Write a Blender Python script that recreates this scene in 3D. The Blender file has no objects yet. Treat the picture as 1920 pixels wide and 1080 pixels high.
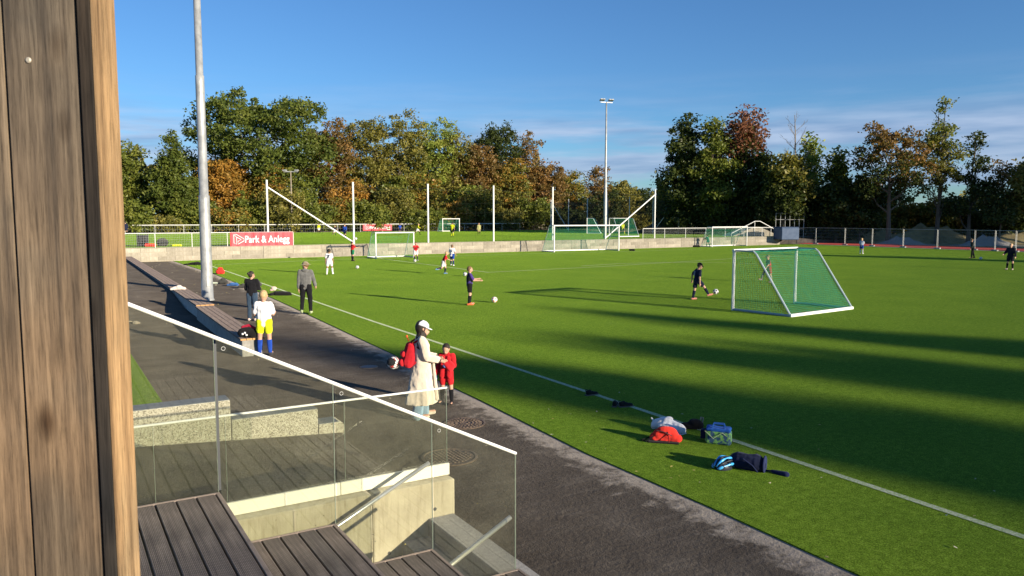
import bpy, bmesh, math, random
import numpy as np
from mathutils import Vector, Matrix, Euler
R = math.radians
# ------------------------------------------------------------------ camera
EYE = 3.25; FPX = 1440.0; PITCH = math.atan(132/1440); TH = R(31.2)
scene = bpy.context.scene
COL = scene.collection
cam_d = bpy.data.cameras.new('camera'); cam = bpy.data.objects.new('camera', cam_d); COL.objects.link(cam)
cam.location = (0, 0, EYE); cam.rotation_euler = (math.pi/2-PITCH, 0, 0)
cam_d.sensor_width = 36; cam_d.lens = 27; cam_d.clip_start = .05; cam_d.clip_end = 3000
cam_d.dof.use_dof = True; cam_d.dof.focus_distance = 16; cam_d.dof.aperture_fstop = 20
scene.camera = cam
# ------------------------------------------------------------------ world, sun, exposure
SUN_EL = R(11.6); SA = R(39.0)
to_sun = Vector((math.cos(SA)*math.cos(SUN_EL), -math.sin(SA)*math.cos(SUN_EL), math.sin(SUN_EL)))
w = bpy.data.worlds.new('World'); scene.world = w; w.use_nodes = True
nt = w.node_tree; nt.nodes.clear(); N = nt.nodes.new; L = nt.links.new
out = N('ShaderNodeOutputWorld'); bg = N('ShaderNodeBackground'); sky = N('ShaderNodeTexSky')
sky.sky_type = 'NISHITA'; sky.sun_disc = False; sky.sun_elevation = R(16); sky.sun_rotation = math.atan2(to_sun.x, to_sun.y)
sky.air_density = 1.0; sky.dust_density = 0.25; sky.ozone_density = 3.0; sky.altitude = 0
tc = N('ShaderNodeTexCoord'); sep = N('ShaderNodeSeparateXYZ'); L(tc.outputs['Generated'], sep.inputs[0])
mp = N('ShaderNodeMapping'); mp.inputs['Scale'].default_value = (2.2, 2.2, 20); mp.inputs['Location'].default_value = (3.1, 1.7, 0.4)
L(tc.outputs['Generated'], mp.inputs[0])
nz = N('ShaderNodeTexNoise'); nz.inputs['Scale'].default_value = 1.5; nz.inputs['Detail'].default_value = 7; nz.inputs['Roughness'].default_value = .58
L(mp.outputs[0], nz.inputs['Vector'])
cr = N('ShaderNodeValToRGB'); cr.color_ramp.elements[0].position = .38; cr.color_ramp.elements[1].position = .56
L(nz.outputs[0], cr.inputs[0])
band = N('ShaderNodeValToRGB'); e = band.color_ramp.elements          # clouds lie low over the horizon
e[0].position = 0; e[0].color = (1,1,1,1); e[1].position = .18; e[1].color = (0,0,0,1)
e.new(.105).color = (.9,.9,.9,1); e.new(.135).color = (.25,.25,.25,1)
L(sep.outputs[2], band.inputs[0])
mm = N('ShaderNodeMath'); mm.operation = 'MULTIPLY'; L(cr.outputs[0], mm.inputs[0]); L(band.outputs[0], mm.inputs[1])
m3 = N('ShaderNodeMath'); m3.operation = 'MULTIPLY'; m3.inputs[1].default_value = .8; L(mm.outputs[0], m3.inputs[0])
nz2 = N('ShaderNodeTexNoise'); nz2.inputs['Scale'].default_value = 4; nz2.inputs['Detail'].default_value = 4; L(mp.outputs[0], nz2.inputs['Vector'])
cc = N('ShaderNodeValToRGB'); cc.color_ramp.elements[0].color = (2.5,3.5,5.6,1); cc.color_ramp.elements[1].color = (5.0,5.8,7.6,1)
cc.color_ramp.elements[0].position = .35; cc.color_ramp.elements[1].position = .7; L(nz2.outputs[0], cc.inputs[0])
tint = N('ShaderNodeMix'); tint.data_type = 'RGBA'; tint.blend_type = 'MULTIPLY'; tint.inputs['Factor'].default_value = 1
tint.inputs['B'].default_value = (.62, .95, 1.30, 1); L(sky.outputs[0], tint.inputs['A'])
mix = N('ShaderNodeMix'); mix.data_type = 'RGBA'; L(m3.outputs[0], mix.inputs['Factor']); L(tint.outputs['Result'], mix.inputs['A']); L(cc.outputs[0], mix.inputs['B'])
L(mix.outputs['Result'], bg.inputs[0]); bg.inputs[1].default_value = .062; L(bg.outputs[0], out.inputs[0])
sun_d = bpy.data.lights.new('sun', 'SUN'); sun = bpy.data.objects.new('sun', sun_d); COL.objects.link(sun)
sun_d.energy = 5.0; sun_d.angle = R(.53); sun_d.color = (1.0, .87, .68)
sun.rotation_euler = to_sun.to_track_quat('Z', 'Y').to_euler()
vs = scene.view_settings; vs.view_transform = 'Standard'; vs.look = 'None'; vs.gamma = 1; vs.exposure = .85
try: vs.use_curve_mapping = False
except Exception: pass
scene.cycles.max_bounces = 8; scene.cycles.transparent_max_bounces = 24

# ------------------------------------------------------------------ coordinates: u runs away along the touchline, v to the right across the pitch
Uv = Vector((-math.sin(TH), math.cos(TH), 0)); Vv = Vector((math.cos(TH), math.sin(TH), 0))
def W(u, v, z=0): p = Uv*u+Vv*v; p.z = z; return p
cp_, sp_ = math.cos(PITCH), math.sin(PITCH)
def ray(px, py):
    a = (px-960)/FPX; b = -(py-540)/FPX
    return Vector((a, cp_+b*sp_, -sp_+b*cp_))
def at(px, py, z=0):            # surveyed from the photograph: the point of the level z seen there, as (u, v)
    r = ray(px, py); t = (z-EYE)/r.z; P = r*t
    return (P.dot(Uv), P.dot(Vv))
def atd(px, d):                 # world x, y at depth d
    return ((px-960)/FPX*d, d)
def hz(py, d): return EYE+(408-py)/FPX*d

# ------------------------------------------------------------------ materials
MATS = {}
def rgb(c): return (c[0], c[1], c[2], 1)
def mat(name, c, rough=.8, c2=None, scale=6, lo=.35, hi=.65, stretch=None, bump=0, bscale=60, metal=0, spec=.3, extra=None, sheen=0, detail=5):
    if name in MATS: return MATS[name]
    m = bpy.data.materials.new(name); m.use_nodes = True; n = m.node_tree.nodes; l = m.node_tree.links
    b = n['Principled BSDF']; b.inputs['Roughness'].default_value = rough; b.inputs['Metallic'].default_value = metal
    b.inputs['Specular IOR Level'].default_value = spec; b.inputs['Base Color'].default_value = rgb(c)
    if metal == 0 and rough > .7: b.inputs['Diffuse Roughness'].default_value = 1.0
    if sheen: b.inputs['Sheen Weight'].default_value = sheen
    t = n.new('ShaderNodeTexCoord'); mpn = n.new('ShaderNodeMapping'); l.new(t.outputs['Object'], mpn.inputs[0])
    if stretch: mpn.inputs['Scale'].default_value = stretch
    if c2 is not None:
        q = n.new('ShaderNodeTexNoise'); q.inputs['Scale'].default_value = scale; q.inputs['Detail'].default_value = detail; q.inputs['Roughness'].default_value = .62
        l.new(mpn.outputs[0], q.inputs['Vector'])
        r = n.new('ShaderNodeValToRGB'); r.color_ramp.elements[0].position = lo; r.color_ramp.elements[1].position = hi
        r.color_ramp.elements[0].color = rgb(c); r.color_ramp.elements[1].color = rgb(c2)
        l.new(q.outputs[0], r.inputs[0]); l.new(r.outputs[0], b.inputs['Base Color'])
    if bump:
        q = n.new('ShaderNodeTexNoise'); q.inputs['Scale'].default_value = bscale; q.inputs['Detail'].default_value = 4
        l.new(mpn.outputs[0], q.inputs['Vector'])
        bn = n.new('ShaderNodeBump'); bn.inputs['Strength'].default_value = bump; bn.inputs['Distance'].default_value = .02
        l.new(q.outputs[0], bn.inputs['Height']); l.new(bn.outputs[0], b.inputs['Normal'])
    if extra: extra(m, n, l, b, mpn)
    MATS[name] = m
    return m
def cloth(name, c, k=.75): return mat('cloth_'+name, c, .9, tuple(x*k for x in c), 9, bump=.5, bscale=14, spec=.12, sheen=.04)

def M2(n, l, fac, a, b, blend='MIX'):
    x = n.new('ShaderNodeMix'); x.data_type = 'RGBA'; x.blend_type = blend
    for s, v in (('Factor', fac), ('A', a), ('B', b)):
        if hasattr(v, 'is_linked'): l.new(v, x.inputs[s])
        else: x.inputs[s].default_value = v if s == 'Factor' else rgb(v)
    return x.outputs['Result']
def ramp(n, l, src, stops):
    r = n.new('ShaderNodeValToRGB'); e = r.color_ramp.elements
    e[0].position, e[0].color = stops[0][0], rgb(stops[0][1]); e[1].position, e[1].color = stops[-1][0], rgb(stops[-1][1])
    for p, c in stops[1:-1]: e.new(p).color = rgb(c)
    l.new(src, r.inputs[0]); return r.outputs[0]
def noise(n, l, vec, scale, detail=5, rough=.6):
    q = n.new('ShaderNodeTexNoise'); q.inputs['Scale'].default_value = scale; q.inputs['Detail'].default_value = detail; q.inputs['Roughness'].default_value = rough
    l.new(vec, q.inputs['Vector']); return q.outputs[0]
G3 = lambda x: (x, x, x)

def turf_extra(m, n, l, b, mpn):
    big = noise(n, l, mpn.outputs[0], .35, 3); mid = noise(n, l, mpn.outputs[0], 9, 5, .7); fine = noise(n, l, mpn.outputs[0], 62, 4, .85)
    c1 = ramp(n, l, mid, [(.3, (.112,.200,.018)), (.52, (.162,.272,.026)), (.75, (.225,.345,.042))])
    c2 = ramp(n, l, big, [(.3, (.86,.90,.84)), (.7, (1.08,1.05,1.0))])
    c3 = ramp(n, l, fine, [(.34, G3(.30)), (.5, G3(.95)), (.66, G3(1.9))])
    l.new(M2(n, l, 1.0, M2(n, l, 1.0, c1, c2, 'MULTIPLY'), c3, 'MULTIPLY'), b.inputs['Base Color'])
    bn = n.new('ShaderNodeBump'); bn.inputs['Strength'].default_value = .95; bn.inputs['Distance'].default_value = .035
    h = noise(n, l, mpn.outputs[0], 60, 4, .8); l.new(h, bn.inputs['Height']); l.new(bn.outputs[0], b.inputs['Normal'])
turf = mat('artificial_turf', (.12,.24,.03), .9, spec=.03, extra=turf_extra)
def asphalt_extra(m, n, l, b, mpn):
    base = ramp(n, l, noise(n, l, mpn.outputs[0], 1.1, 6, .65), [(.3, (.052,.043,.034)), (.55, (.078,.066,.053)), (.75, (.112,.096,.078))])
    grain = ramp(n, l, noise(n, l, mpn.outputs[0], 75, 3, .8), [(.3, G3(.45)), (.5, G3(1)), (.72, G3(1.7))])
    c = M2(n, l, 1.0, base, grain, 'MULTIPLY')
    sm = n.new('ShaderNodeMapping'); sm.inputs['Scale'].default_value = (.35, 3.2, 1); l.new(mpn.outputs[0], sm.inputs[0])
    streak = ramp(n, l, noise(n, l, sm.outputs[0], 2.2, 6, .7), [(.52, G3(0)), (.72, G3(1))])
    a = n.new('ShaderNodeAttribute'); a.attribute_name = 'edge'
    mu = n.new('ShaderNodeMath'); mu.operation = 'MULTIPLY_ADD'; mu.inputs[1].default_value = 1.0
    q = noise(n, l, mpn.outputs[0], 3.5, 6, .7)
    l.new(a.outputs['Fac'], mu.inputs[0])
    sc = n.new('ShaderNodeMath'); sc.operation = 'MULTIPLY_ADD'; sc.inputs[1].default_value = 1.5; sc.inputs[2].default_value = -.86; l.new(q, sc.inputs[0]); l.new(sc.outputs[0], mu.inputs[2])
    f = ramp(n, l, mu.outputs[0], [(.50, G3(0)), (.80, G3(1))])
    s2 = n.new('ShaderNodeMath'); s2.operation = 'MULTIPLY'; s2.inputs[1].default_value = .22; l.new(streak, s2.inputs[0])
    c = M2(n, l, s2.outputs[0], c, (.22,.195,.165))
    f2 = n.new('ShaderNodeMath'); f2.operation = 'MULTIPLY'; f2.inputs[1].default_value = .85; l.new(f, f2.inputs[0])
    l.new(M2(n, l, f2.outputs[0], c, (.30,.265,.225)), b.inputs['Base Color'])
    bn = n.new('ShaderNodeBump'); bn.inputs['Strength'].default_value = .4; bn.inputs['Distance'].default_value = .012
    l.new(noise(n, l, mpn.outputs[0], 70, 2, .6), bn.inputs['Height'])
    b2 = n.new('ShaderNodeBump'); b2.inputs['Strength'].default_value = .6; b2.inputs['Distance'].default_value = .03; l.new(noise(n, l, mpn.outputs[0], 14, 4, .75), b2.inputs['Height']); l.new(bn.outputs[0], b2.inputs['Normal']); l.new(b2.outputs[0], b.inputs['Normal'])
asphalt = mat('asphalt', (.05,.05,.05), .85, spec=.12, extra=asphalt_extra)
def plank_extra(light, dark, warm):
    def f(m, n, l, b, mpn):
        oi = n.new('ShaderNodeObjectInfo'); ad = n.new('ShaderNodeVectorMath'); ad.operation = 'ADD'; l.new(mpn.outputs[0], ad.inputs[0]); 
        cmb = n.new('ShaderNodeCombineXYZ'); mlt = n.new('ShaderNodeMath'); mlt.operation = 'MULTIPLY'; mlt.inputs[1].default_value = 37; l.new(oi.outputs['Random'], mlt.inputs[0]); l.new(mlt.outputs[0], cmb.inputs[0]); l.new(mlt.outputs[0], cmb.inputs[2]); l.new(cmb.outputs[0], ad.inputs[1])
        st = n.new('ShaderNodeMapping'); st.inputs['Scale'].default_value = (60, 60, 1.1); l.new(ad.outputs[0], st.inputs[0])
        dn = noise(n, l, ad.outputs[0], 2.6, 3)
        g = noise(n, l, st.outputs[0], 1.0, 7, .62)
        c = ramp(n, l, g, [(.30, dark), (.47, warm), (.66, light)])
        st2 = n.new('ShaderNodeMapping'); st2.inputs['Scale'].default_value = (280, 280, 16); l.new(ad.outputs[0], st2.inputs[0])
        g2 = noise(n, l, st2.outputs[0], 1.0, 4, .7)
        c = M2(n, l, 1.0, c, ramp(n, l, g2, [(.3, G3(.50)), (.5, G3(1)), (.75, G3(1.35))]), 'MULTIPLY')
        patch = ramp(n, l, dn, [(.42, G3(0)), (.60, G3(1))])
        c = M2(n, l, patch, c, M2(n, l, 1.0, c, (.50,.58,.70), 'MULTIPLY'))
        warmn = ramp(n, l, noise(n, l, ad.outputs[0], 1.3, 4), [(.45, G3(0)), (.62, G3(1))]); c = M2(n, l, warmn, c, M2(n, l, 1.0, c, (1.30,1.10,.90), 'MULTIPLY'))
        kn = n.new('ShaderNodeTexVoronoi'); kn.inputs['Scale'].default_value = 1.0; ks = n.new('ShaderNodeMapping'); ks.inputs['Scale'].default_value = (9, 9, 4.2); l.new(ad.outputs[0], ks.inputs[0]); l.new(ks.outputs[0], kn.inputs['Vector'])
        kr = ramp(n, l, kn.outputs['Distance'], [(.07, (.30,.25,.22)), (.17, G3(1))])
        c = M2(n, l, 1.0, c, kr, 'MULTIPLY')
        l.new(c, b.inputs['Base Color'])
        bn = n.new('ShaderNodeBump'); bn.inputs['Strength'].default_value = .35; bn.inputs['Distance'].default_value = .004
        l.new(g2, bn.inputs['Height']); l.new(bn.outputs[0], b.inputs['Normal'])
    return f
wood_clad = mat('weathered_cladding', (.3,.2,.1), .75, spec=.2, extra=plank_extra((.220,.170,.118), (.055,.045,.037), (.130,.099,.070)))
wood_sunlit_side = mat('sunlit_fresh_cut_side', (.3,.2,.1), .75, spec=.2, extra=plank_extra((.34,.225,.115), (.12,.072,.036), (.245,.155,.078)))  # side of the corner board: fresh-cut wood with stronger sun put into the colour
wood_shaded_front = mat('shaded_weathered_front', (.3,.2,.1), .8, spec=.2, extra=plank_extra((.058,.046,.036), (.018,.015,.013), (.034,.028,.023)))  # front of the corner board: weathered wood with shade put into the colour
def deck_extra(m, n, l, b, mpn):
    oi = n.new('ShaderNodeObjectInfo')
    st = n.new('ShaderNodeMapping'); st.inputs['Scale'].default_value = (30, 1.2, 30); l.new(mpn.outputs[0], st.inputs[0])
    c = ramp(n, l, noise(n, l, st.outputs[0], 1.3, 6, .65), [(.3, (.098,.080,.067)), (.52, (.170,.142,.118)), (.75, (.26,.222,.185))])
    c = M2(n, l, 1.0, c, ramp(n, l, noise(n, l, mpn.outputs[0], 3, 4), [(.35, G3(.72)), (.65, G3(1.15))]), 'MULTIPLY')
    c = M2(n, l, 1.0, c, ramp(n, l, oi.outputs['Random'], [(0, (.80,.80,.82)), (1, (1.18,1.12,1.08))]), 'MULTIPLY')
    # anti-slip embossing of the boards
    w1 = n.new('ShaderNodeTexWave'); w1.wave_type = 'BANDS'; w1.bands_direction = 'DIAGONAL'; w1.inputs['Scale'].default_value = 26; w1.inputs['Distortion'].default_value = .4
    l.new(mpn.outputs[0], w1.inputs['Vector'])
    w2 = n.new('ShaderNodeTexWave'); w2.wave_type = 'BANDS'; w2.bands_direction = 'X'; w2.inputs['Scale'].default_value = 36
    l.new(mpn.outputs[0], w2.inputs['Vector'])
    mxx = n.new('ShaderNodeMath'); mxx.operation = 'MULTIPLY'; l.new(w1.outputs['Fac'], mxx.inputs[0]); l.new(w2.outputs['Fac'], mxx.inputs[1])
    c = M2(n, l, 1.0, c, ramp(n, l, mxx.outputs[0], [(0, G3(.55)), (.6, G3(1.40))]), 'MULTIPLY')
    l.new(c, b.inputs['Base Color'])
    bn = n.new('ShaderNodeBump'); bn.inputs['Strength'].default_value = .6; bn.inputs['Distance'].default_value = .004
    l.new(mxx.outputs[0], bn.inputs['Height']); l.new(bn.outputs[0], b.inputs['Normal'])
deck = mat('deck_board', (.15,.12,.1), .7, spec=.3, extra=deck_extra)
deck_trim = mat('deck_nosing', (.27,.215,.175), .7, (.20,.16,.13), 8, spec=.25, bump=.2)
bench_wood = mat('bench_board', (.115,.088,.074), .75, (.19,.15,.125), 2.5, stretch=(14,1,14), bump=.3, bscale=20)
fresh_wood = mat('sawn_wood_end', (.55,.30,.11), .7, (.42,.22,.08), 12)
def conc_extra(c1, c2, c3, sc):
    def f(m, n, l, b, mpn):
        c = ramp(n, l, noise(n, l, mpn.outputs[0], sc, 7, .65), [(.28, c1), (.5, c2), (.72, c3)])
        st = n.new('ShaderNodeMapping'); st.inputs['Scale'].default_value = (12, 12, 1.0); l.new(mpn.outputs[0], st.inputs[0])
        c = M2(n, l, 1.0, c, ramp(n, l, noise(n, l, st.outputs[0], 1.5, 5, .7), [(.32, (.76,.73,.68)), (.52, G3(1))]), 'MULTIPLY')
        pv = n.new('ShaderNodeTexVoronoi'); pv.inputs['Scale'].default_value = 9; l.new(mpn.outputs[0], pv.inputs['Vector'])
        c = M2(n, l, 1.0, c, ramp(n, l, pv.outputs['Distance'], [(.03, G3(.45)), (.075, G3(1))]), 'MULTIPLY')
        oi = n.new('ShaderNodeObjectInfo'); c = M2(n, l, 1.0, c, ramp(n, l, oi.outputs['Random'], [(0, (.80,.79,.77)), (1, (1.12,1.12,1.1))]), 'MULTIPLY')
        l.new(c, b.inputs['Base Color'])
        bn = n.new('ShaderNodeBump'); bn.inputs['Strength'].default_value = .3; bn.inputs['Distance'].default_value = .01
        l.new(noise(n, l, mpn.outputs[0], 40, 5, .7), bn.inputs['Height']); l.new(bn.outputs[0], b.inputs['Normal'])
    return f
concrete = mat('cast_concrete', (.4,.4,.4), .85, extra=conc_extra((.36,.32,.23), (.46,.42,.31), (.53,.49,.38), 2.2))
block_conc = mat('block_concrete', (.4,.4,.4), .9, extra=conc_extra((.34,.31,.25), (.45,.415,.34), (.54,.50,.42), 1.3))
bench_conc = mat('bench_concrete', (.4,.4,.4), .9, extra=conc_extra((.34,.33,.30), (.44,.43,.40), (.54,.53,.50), 5))
grey_slab = mat('grey_slab', (.23,.225,.21), .85, (.31,.30,.28), 26, bump=.3, bscale=90)
def agg_extra(m, n, l, b, mpn):
    v = n.new('ShaderNodeTexVoronoi'); v.inputs['Scale'].default_value = 75; l.new(mpn.outputs[0], v.inputs['Vector'])
    sx = n.new('ShaderNodeSeparateColor'); l.new(v.outputs['Color'], sx.inputs[0])
    c = ramp(n, l, sx.outputs[0], [(0, (.16,.13,.10)), (.22, (.34,.31,.25)), (.6, (.48,.45,.37)), (1, (.60,.57,.49))])
    l.new(c, b.inputs['Base Color'])
    bn = n.new('ShaderNodeBump'); bn.inputs['Strength'].default_value = .5; bn.inputs['Distance'].default_value = .005
    l.new(v.outputs['Distance'], bn.inputs['Height']); l.new(bn.outputs[0], b.inputs['Normal'])
aggregate = mat('exposed_aggregate', (.4,.38,.3), .9, extra=agg_extra)
cap_grey = mat('honed_grey_top', (.20,.21,.22), .6, (.25,.26,.27), 20)
white_metal = mat('white_paint_metal', (.78,.78,.75), .45, (.66,.66,.63), 5, spec=.5)
cream_beam = mat('cream_steel_beam', (.74,.72,.62), .5, (.70,.68,.58), 3, stretch=(1,1,30), spec=.4)
galv = mat('galvanised_steel', (.27,.28,.28), .5, (.42,.43,.42), 3.5, lo=.38, hi=.6, stretch=(1,1,.6), metal=.3, spec=.5, detail=8)
steel = mat('brushed_steel', (.58,.58,.56), .33, (.66,.66,.63), 10, metal=.7, spec=.5)
dark_metal = mat('dark_metal', (.06,.065,.07), .5, metal=.4)
iron = mat('rusty_cast_iron', (.13,.10,.075), .7, (.26,.19,.13), 18, bump=.4, metal=.3)
line_white = mat('pitch_line_paint', (.47,.49,.38), .9, (.24,.33,.13), 40, lo=.35, hi=.6, bump=.5)
net_green = mat('green_net_cord', (.035,.30,.16), .7, (.03,.24,.13), 4)
net_dark = mat('dark_net_cord', (.015,.02,.02), .8)
bark = mat('bark', (.10,.08,.06), .9, (.19,.155,.12), 5, stretch=(6,6,1), bump=.5, bscale=12)
bark_pale = mat('pale_bark', (.26,.22,.17), .9, (.36,.31,.25), 5, stretch=(6,6,1), bump=.4, bscale=12)
red_pvc = mat('red_banner', (.62,.035,.055), .5, (.52,.025,.045), 3, bump=.35, bscale=5, spec=.4)
white_print = mat('white_print', (.82,.82,.82), .6)
red_track = mat('red_rubber_track', (.58,.062,.036), .9, (.48,.054,.03), 3)
soil = mat('dry_soil', (.16,.125,.085), .95, (.24,.21,.11), .5, bump=.6, bscale=4)
def meadow_extra(m, n, l, b, mpn):
    c = ramp(n, l, noise(n, l, mpn.outputs[0], .09, 7, .7), [(.35, (.085,.10,.035)), (.5, (.20,.165,.075)), (.65, (.13,.105,.06))])
    l.new(M2(n, l, 1.0, c, ramp(n, l, noise(n, l, mpn.outputs[0], 4, 4, .8), [(.3, G3(.6)), (.7, G3(1.3))]), 'MULTIPLY'), b.inputs['Base Color'])
meadow = mat('rough_grass_ground', (.12,.12,.05), .95, extra=meadow_extra, bump=.6, bscale=3)
def glass_mat():
    m = bpy.data.materials.new('tinted_glass'); m.use_nodes = True; n = m.node_tree.nodes; l = m.node_tree.links; n.clear()
    o = n.new('ShaderNodeOutputMaterial'); t = n.new('ShaderNodeBsdfTransparent'); g = n.new('ShaderNodeBsdfGlossy'); g.inputs['Roughness'].default_value = .0
    t.inputs[0].default_value = (.90,.915,.865,1)
    f = n.new('ShaderNodeFresnel'); f.inputs['IOR'].default_value = 1.5; mx = n.new('ShaderNodeMixShader')
    l.new(f.outputs[0], mx.inputs[0]); l.new(t.outputs[0], mx.inputs[1]); l.new(g.outputs[0], mx.inputs[2])
    d = n.new('ShaderNodeBsdfDiffuse'); d.inputs[0].default_value = (.55,.54,.42,1); m4 = n.new('ShaderNodeMixShader')
    tcx = n.new('ShaderNodeTexCoord'); q = noise(n, l, tcx.outputs['Object'], 2.2, 6, .7)
    rr = ramp(n, l, q, [(.4, G3(.008)), (.75, G3(.035))]); l.new(rr, m4.inputs[0]); l.new(mx.outputs[0], m4.inputs[1]); l.new(d.outputs[0], m4.inputs[2]); l.new(m4.outputs[0], o.inputs[0])
    return m
glass = glass_mat()
glass_edge = mat('glass_edge', (.42,.50,.44), .2, spec=.6)
skin = mat('skin', (.52,.31,.21), .6, (.46,.26,.18), 12, spec=.3)
skin_tan = mat('skin_tan', (.36,.20,.12), .6, (.31,.17,.10), 12, spec=.3)
hair_dark = mat('hair_dark', (.022,.016,.013), .6, (.04,.03,.024), 40, stretch=(1,1,.3), bump=.5)
hair_brown = mat('hair_brown', (.13,.075,.035), .6, (.20,.12,.06), 40, stretch=(1,1,.3), bump=.5)
hair_blond = mat('hair_blond', (.42,.28,.13), .6, (.54,.38,.20), 40, stretch=(1,1,.3), bump=.5)

# ------------------------------------------------------------------ helpers
def tag(o, label=None, cat=None, group=None, kind=None):
    if label: o['label'] = label
    if cat: o['category'] = cat
    if group: o['group'] = group
    if kind: o['kind'] = kind
    return o
def thing(name, label, cat, u=0, v=0, z=0, rot=0, group=None):
    o = bpy.data.objects.new(name, None); COL.objects.link(o); o.empty_display_size = .3
    o.location = W(u, v, z); o.rotation_euler = (0, 0, TH+rot); return tag(o, label, cat, group)
def thingw(name, label, cat, x, y, z=0, rot=0, group=None):
    o = bpy.data.objects.new(name, None); COL.objects.link(o); o.empty_display_size = .3
    o.location = (x, y, z); o.rotation_euler = (0, 0, rot); return tag(o, label, cat, group)
class MB:
    def __init__(s): s.v = []; s.f = []; s.m = []
    def add(s, vs, fs, mi=0):
        k = len(s.v); s.v += [tuple(p) for p in vs]; s.f += [tuple(i+k for i in f) for f in fs]; s.m += [mi]*len(fs); return s
    def box(s, x0, x1, y0, y1, z0, z1, mi=0):
        return s.add([(x0,y0,z0),(x1,y0,z0),(x1,y1,z0),(x0,y1,z0),(x0,y0,z1),(x1,y0,z1),(x1,y1,z1),(x0,y1,z1)],
                     [(0,3,2,1),(4,5,6,7),(0,1,5,4),(1,2,6,5),(2,3,7,6),(3,0,4,7)], mi)
    def bbox(s, x0, x1, y0, y1, z0, z1, b=.01, mi=0):     # box with chamfered edges
        bm = bmesh.new(); r = bmesh.ops.create_cube(bm, size=1)
        for q in bm.verts: q.co = Vector((x0+(q.co.x+.5)*(x1-x0), y0+(q.co.y+.5)*(y1-y0), z0+(q.co.z+.5)*(z1-z0)))
        bmesh.ops.bevel(bm, geom=bm.edges[:], offset=b, segments=1, affect='EDGES')
        bm.verts.index_update(); s.add([q.co for q in bm.verts], [[q.index for q in f.verts] for f in bm.faces], mi); bm.free(); return s
    def tube(s, pts, r, n=6, mi=0, cap=True, flat=1):
        pts = [Vector(p) for p in pts]; k = len(s.v); m = len(pts)
        if not hasattr(r, '__len__'): r = [r]*m
        pa = None
        for i, p in enumerate(pts):
            d = (pts[min(i+1, m-1)]-pts[max(i-1, 0)]).normalized()
            a = d.orthogonal().normalized() if pa is None else (pa-d*pa.dot(d)).normalized()
            pa = a; b = d.cross(a)
            for j in range(n):
                t = 2*math.pi*(j+.5)/n; s.v.append(tuple(p+(a*math.cos(t)+b*math.sin(t)*flat)*r[i]))
        for i in range(m-1):
            for j in range(n):
                s.f.append((k+i*n+j, k+i*n+(j+1)%n, k+(i+1)*n+(j+1)%n, k+(i+1)*n+j)); s.m.append(mi)
        if cap:
            s.f.append(tuple(k+j for j in range(n))[::-1]); s.m.append(mi); s.f.append(tuple(k+(m-1)*n+j for j in range(n))); s.m.append(mi)
        return s
    def prism(s, poly, y0, y1, mi=0):       # poly in x,z extruded along y
        n = len(poly); vs = [(x, y0, z) for x, z in poly]+[(x, y1, z) for x, z in poly]
        fs = [tuple(range(n)), tuple(range(2*n-1, n-1, -1))]+[(i, i+n, (i+1)%n+n, (i+1)%n) for i in range(n)]
        return s.add(vs, fs, mi)
    def slab(s, poly, z0, z1, mi=0):        # poly in x,y
        n = len(poly); vs = [(x, y, z0) for x, y in poly]+[(x, y, z1) for x, y in poly]
        fs = [tuple(range(n))[::-1], tuple(range(n, 2*n))]+[(i, (i+1)%n, (i+1)%n+n, i+n) for i in range(n)]
        return s.add(vs, fs, mi)
    def sheet(s, poly, z, mi=0): return s.add([(x, y, z) for x, y in poly], [tuple(range(len(poly)))], mi)
    def lathe(s, prof, n=16, c=(0,0), mi=0):
        k = len(s.v); m = len(prof)
        for r, z in prof:
            for j in range(n):
                t = 2*math.pi*j/n; s.v.append((c[0]+r*math.cos(t), c[1]+r*math.sin(t), z))
        for i in range(m-1):
            for j in range(n): s.f.append((k+i*n+j, k+i*n+(j+1)%n, k+(i+1)*n+(j+1)%n, k+(i+1)*n+j)); s.m.append(mi)
        s.f.append(tuple(k+j for j in range(n))[::-1]); s.m.append(mi); s.f.append(tuple(k+(m-1)*n+j for j in range(n))); s.m.append(mi); return s
    def ell(s, c, r, n=12, mi=0, top=None):
        prof = []; m = n//2
        k = len(s.v)
        for i in range(m+1):
            a = -math.pi/2+math.pi*i/m
            for j in range(n):
                t = 2*math.pi*j/n; s.v.append((c[0]+r[0]*math.cos(a)*math.cos(t), c[1]+r[1]*math.cos(a)*math.sin(t), c[2]+r[2]*math.sin(a)))
        for i in range(m):
            for j in range(n): s.f.append((k+i*n+j, k+i*n+(j+1)%n, k+(i+1)*n+(j+1)%n, k+(i+1)*n+j)); s.m.append(mi)
        return s
    def mesh(s, name, mats, smooth=False):
        me = bpy.data.meshes.new(name); me.from_pydata(s.v, [], s.f)
        for x in (mats if isinstance(mats, (list, tuple)) else [mats]): me.materials.append(x)
        if any(s.m): me.polygons.foreach_set('material_index', s.m)
        if smooth: me.polygons.foreach_set('use_smooth', [True]*len(me.polygons))
        me.validate(); me.update()
        return me
    def build(s, name, mats, parent=None, smooth=False, **kw):
        return link(name, s.mesh(name, mats, smooth), parent, **kw)
def link(name, me, parent=None, loc=None, rot=None):
    o = bpy.data.objects.new(name, me); COL.objects.link(o)
    if parent: o.parent = parent
    if loc is not None: o.location = loc
    if rot is not None: o.rotation_euler = rot
    return o
def copy_tree(o, parent=None, root=True):
    c = o.copy(); COL.objects.link(c)
    if parent: c.parent = parent
    for ch in list(o.children): copy_tree(ch, c, False)
    return c
def ground(name, mb, m, kind='structure'):   # built in (v, u) plan coordinates
    o = mb.build(name, m); o.rotation_euler = (0, 0, TH); o['kind'] = kind; return o

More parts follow.
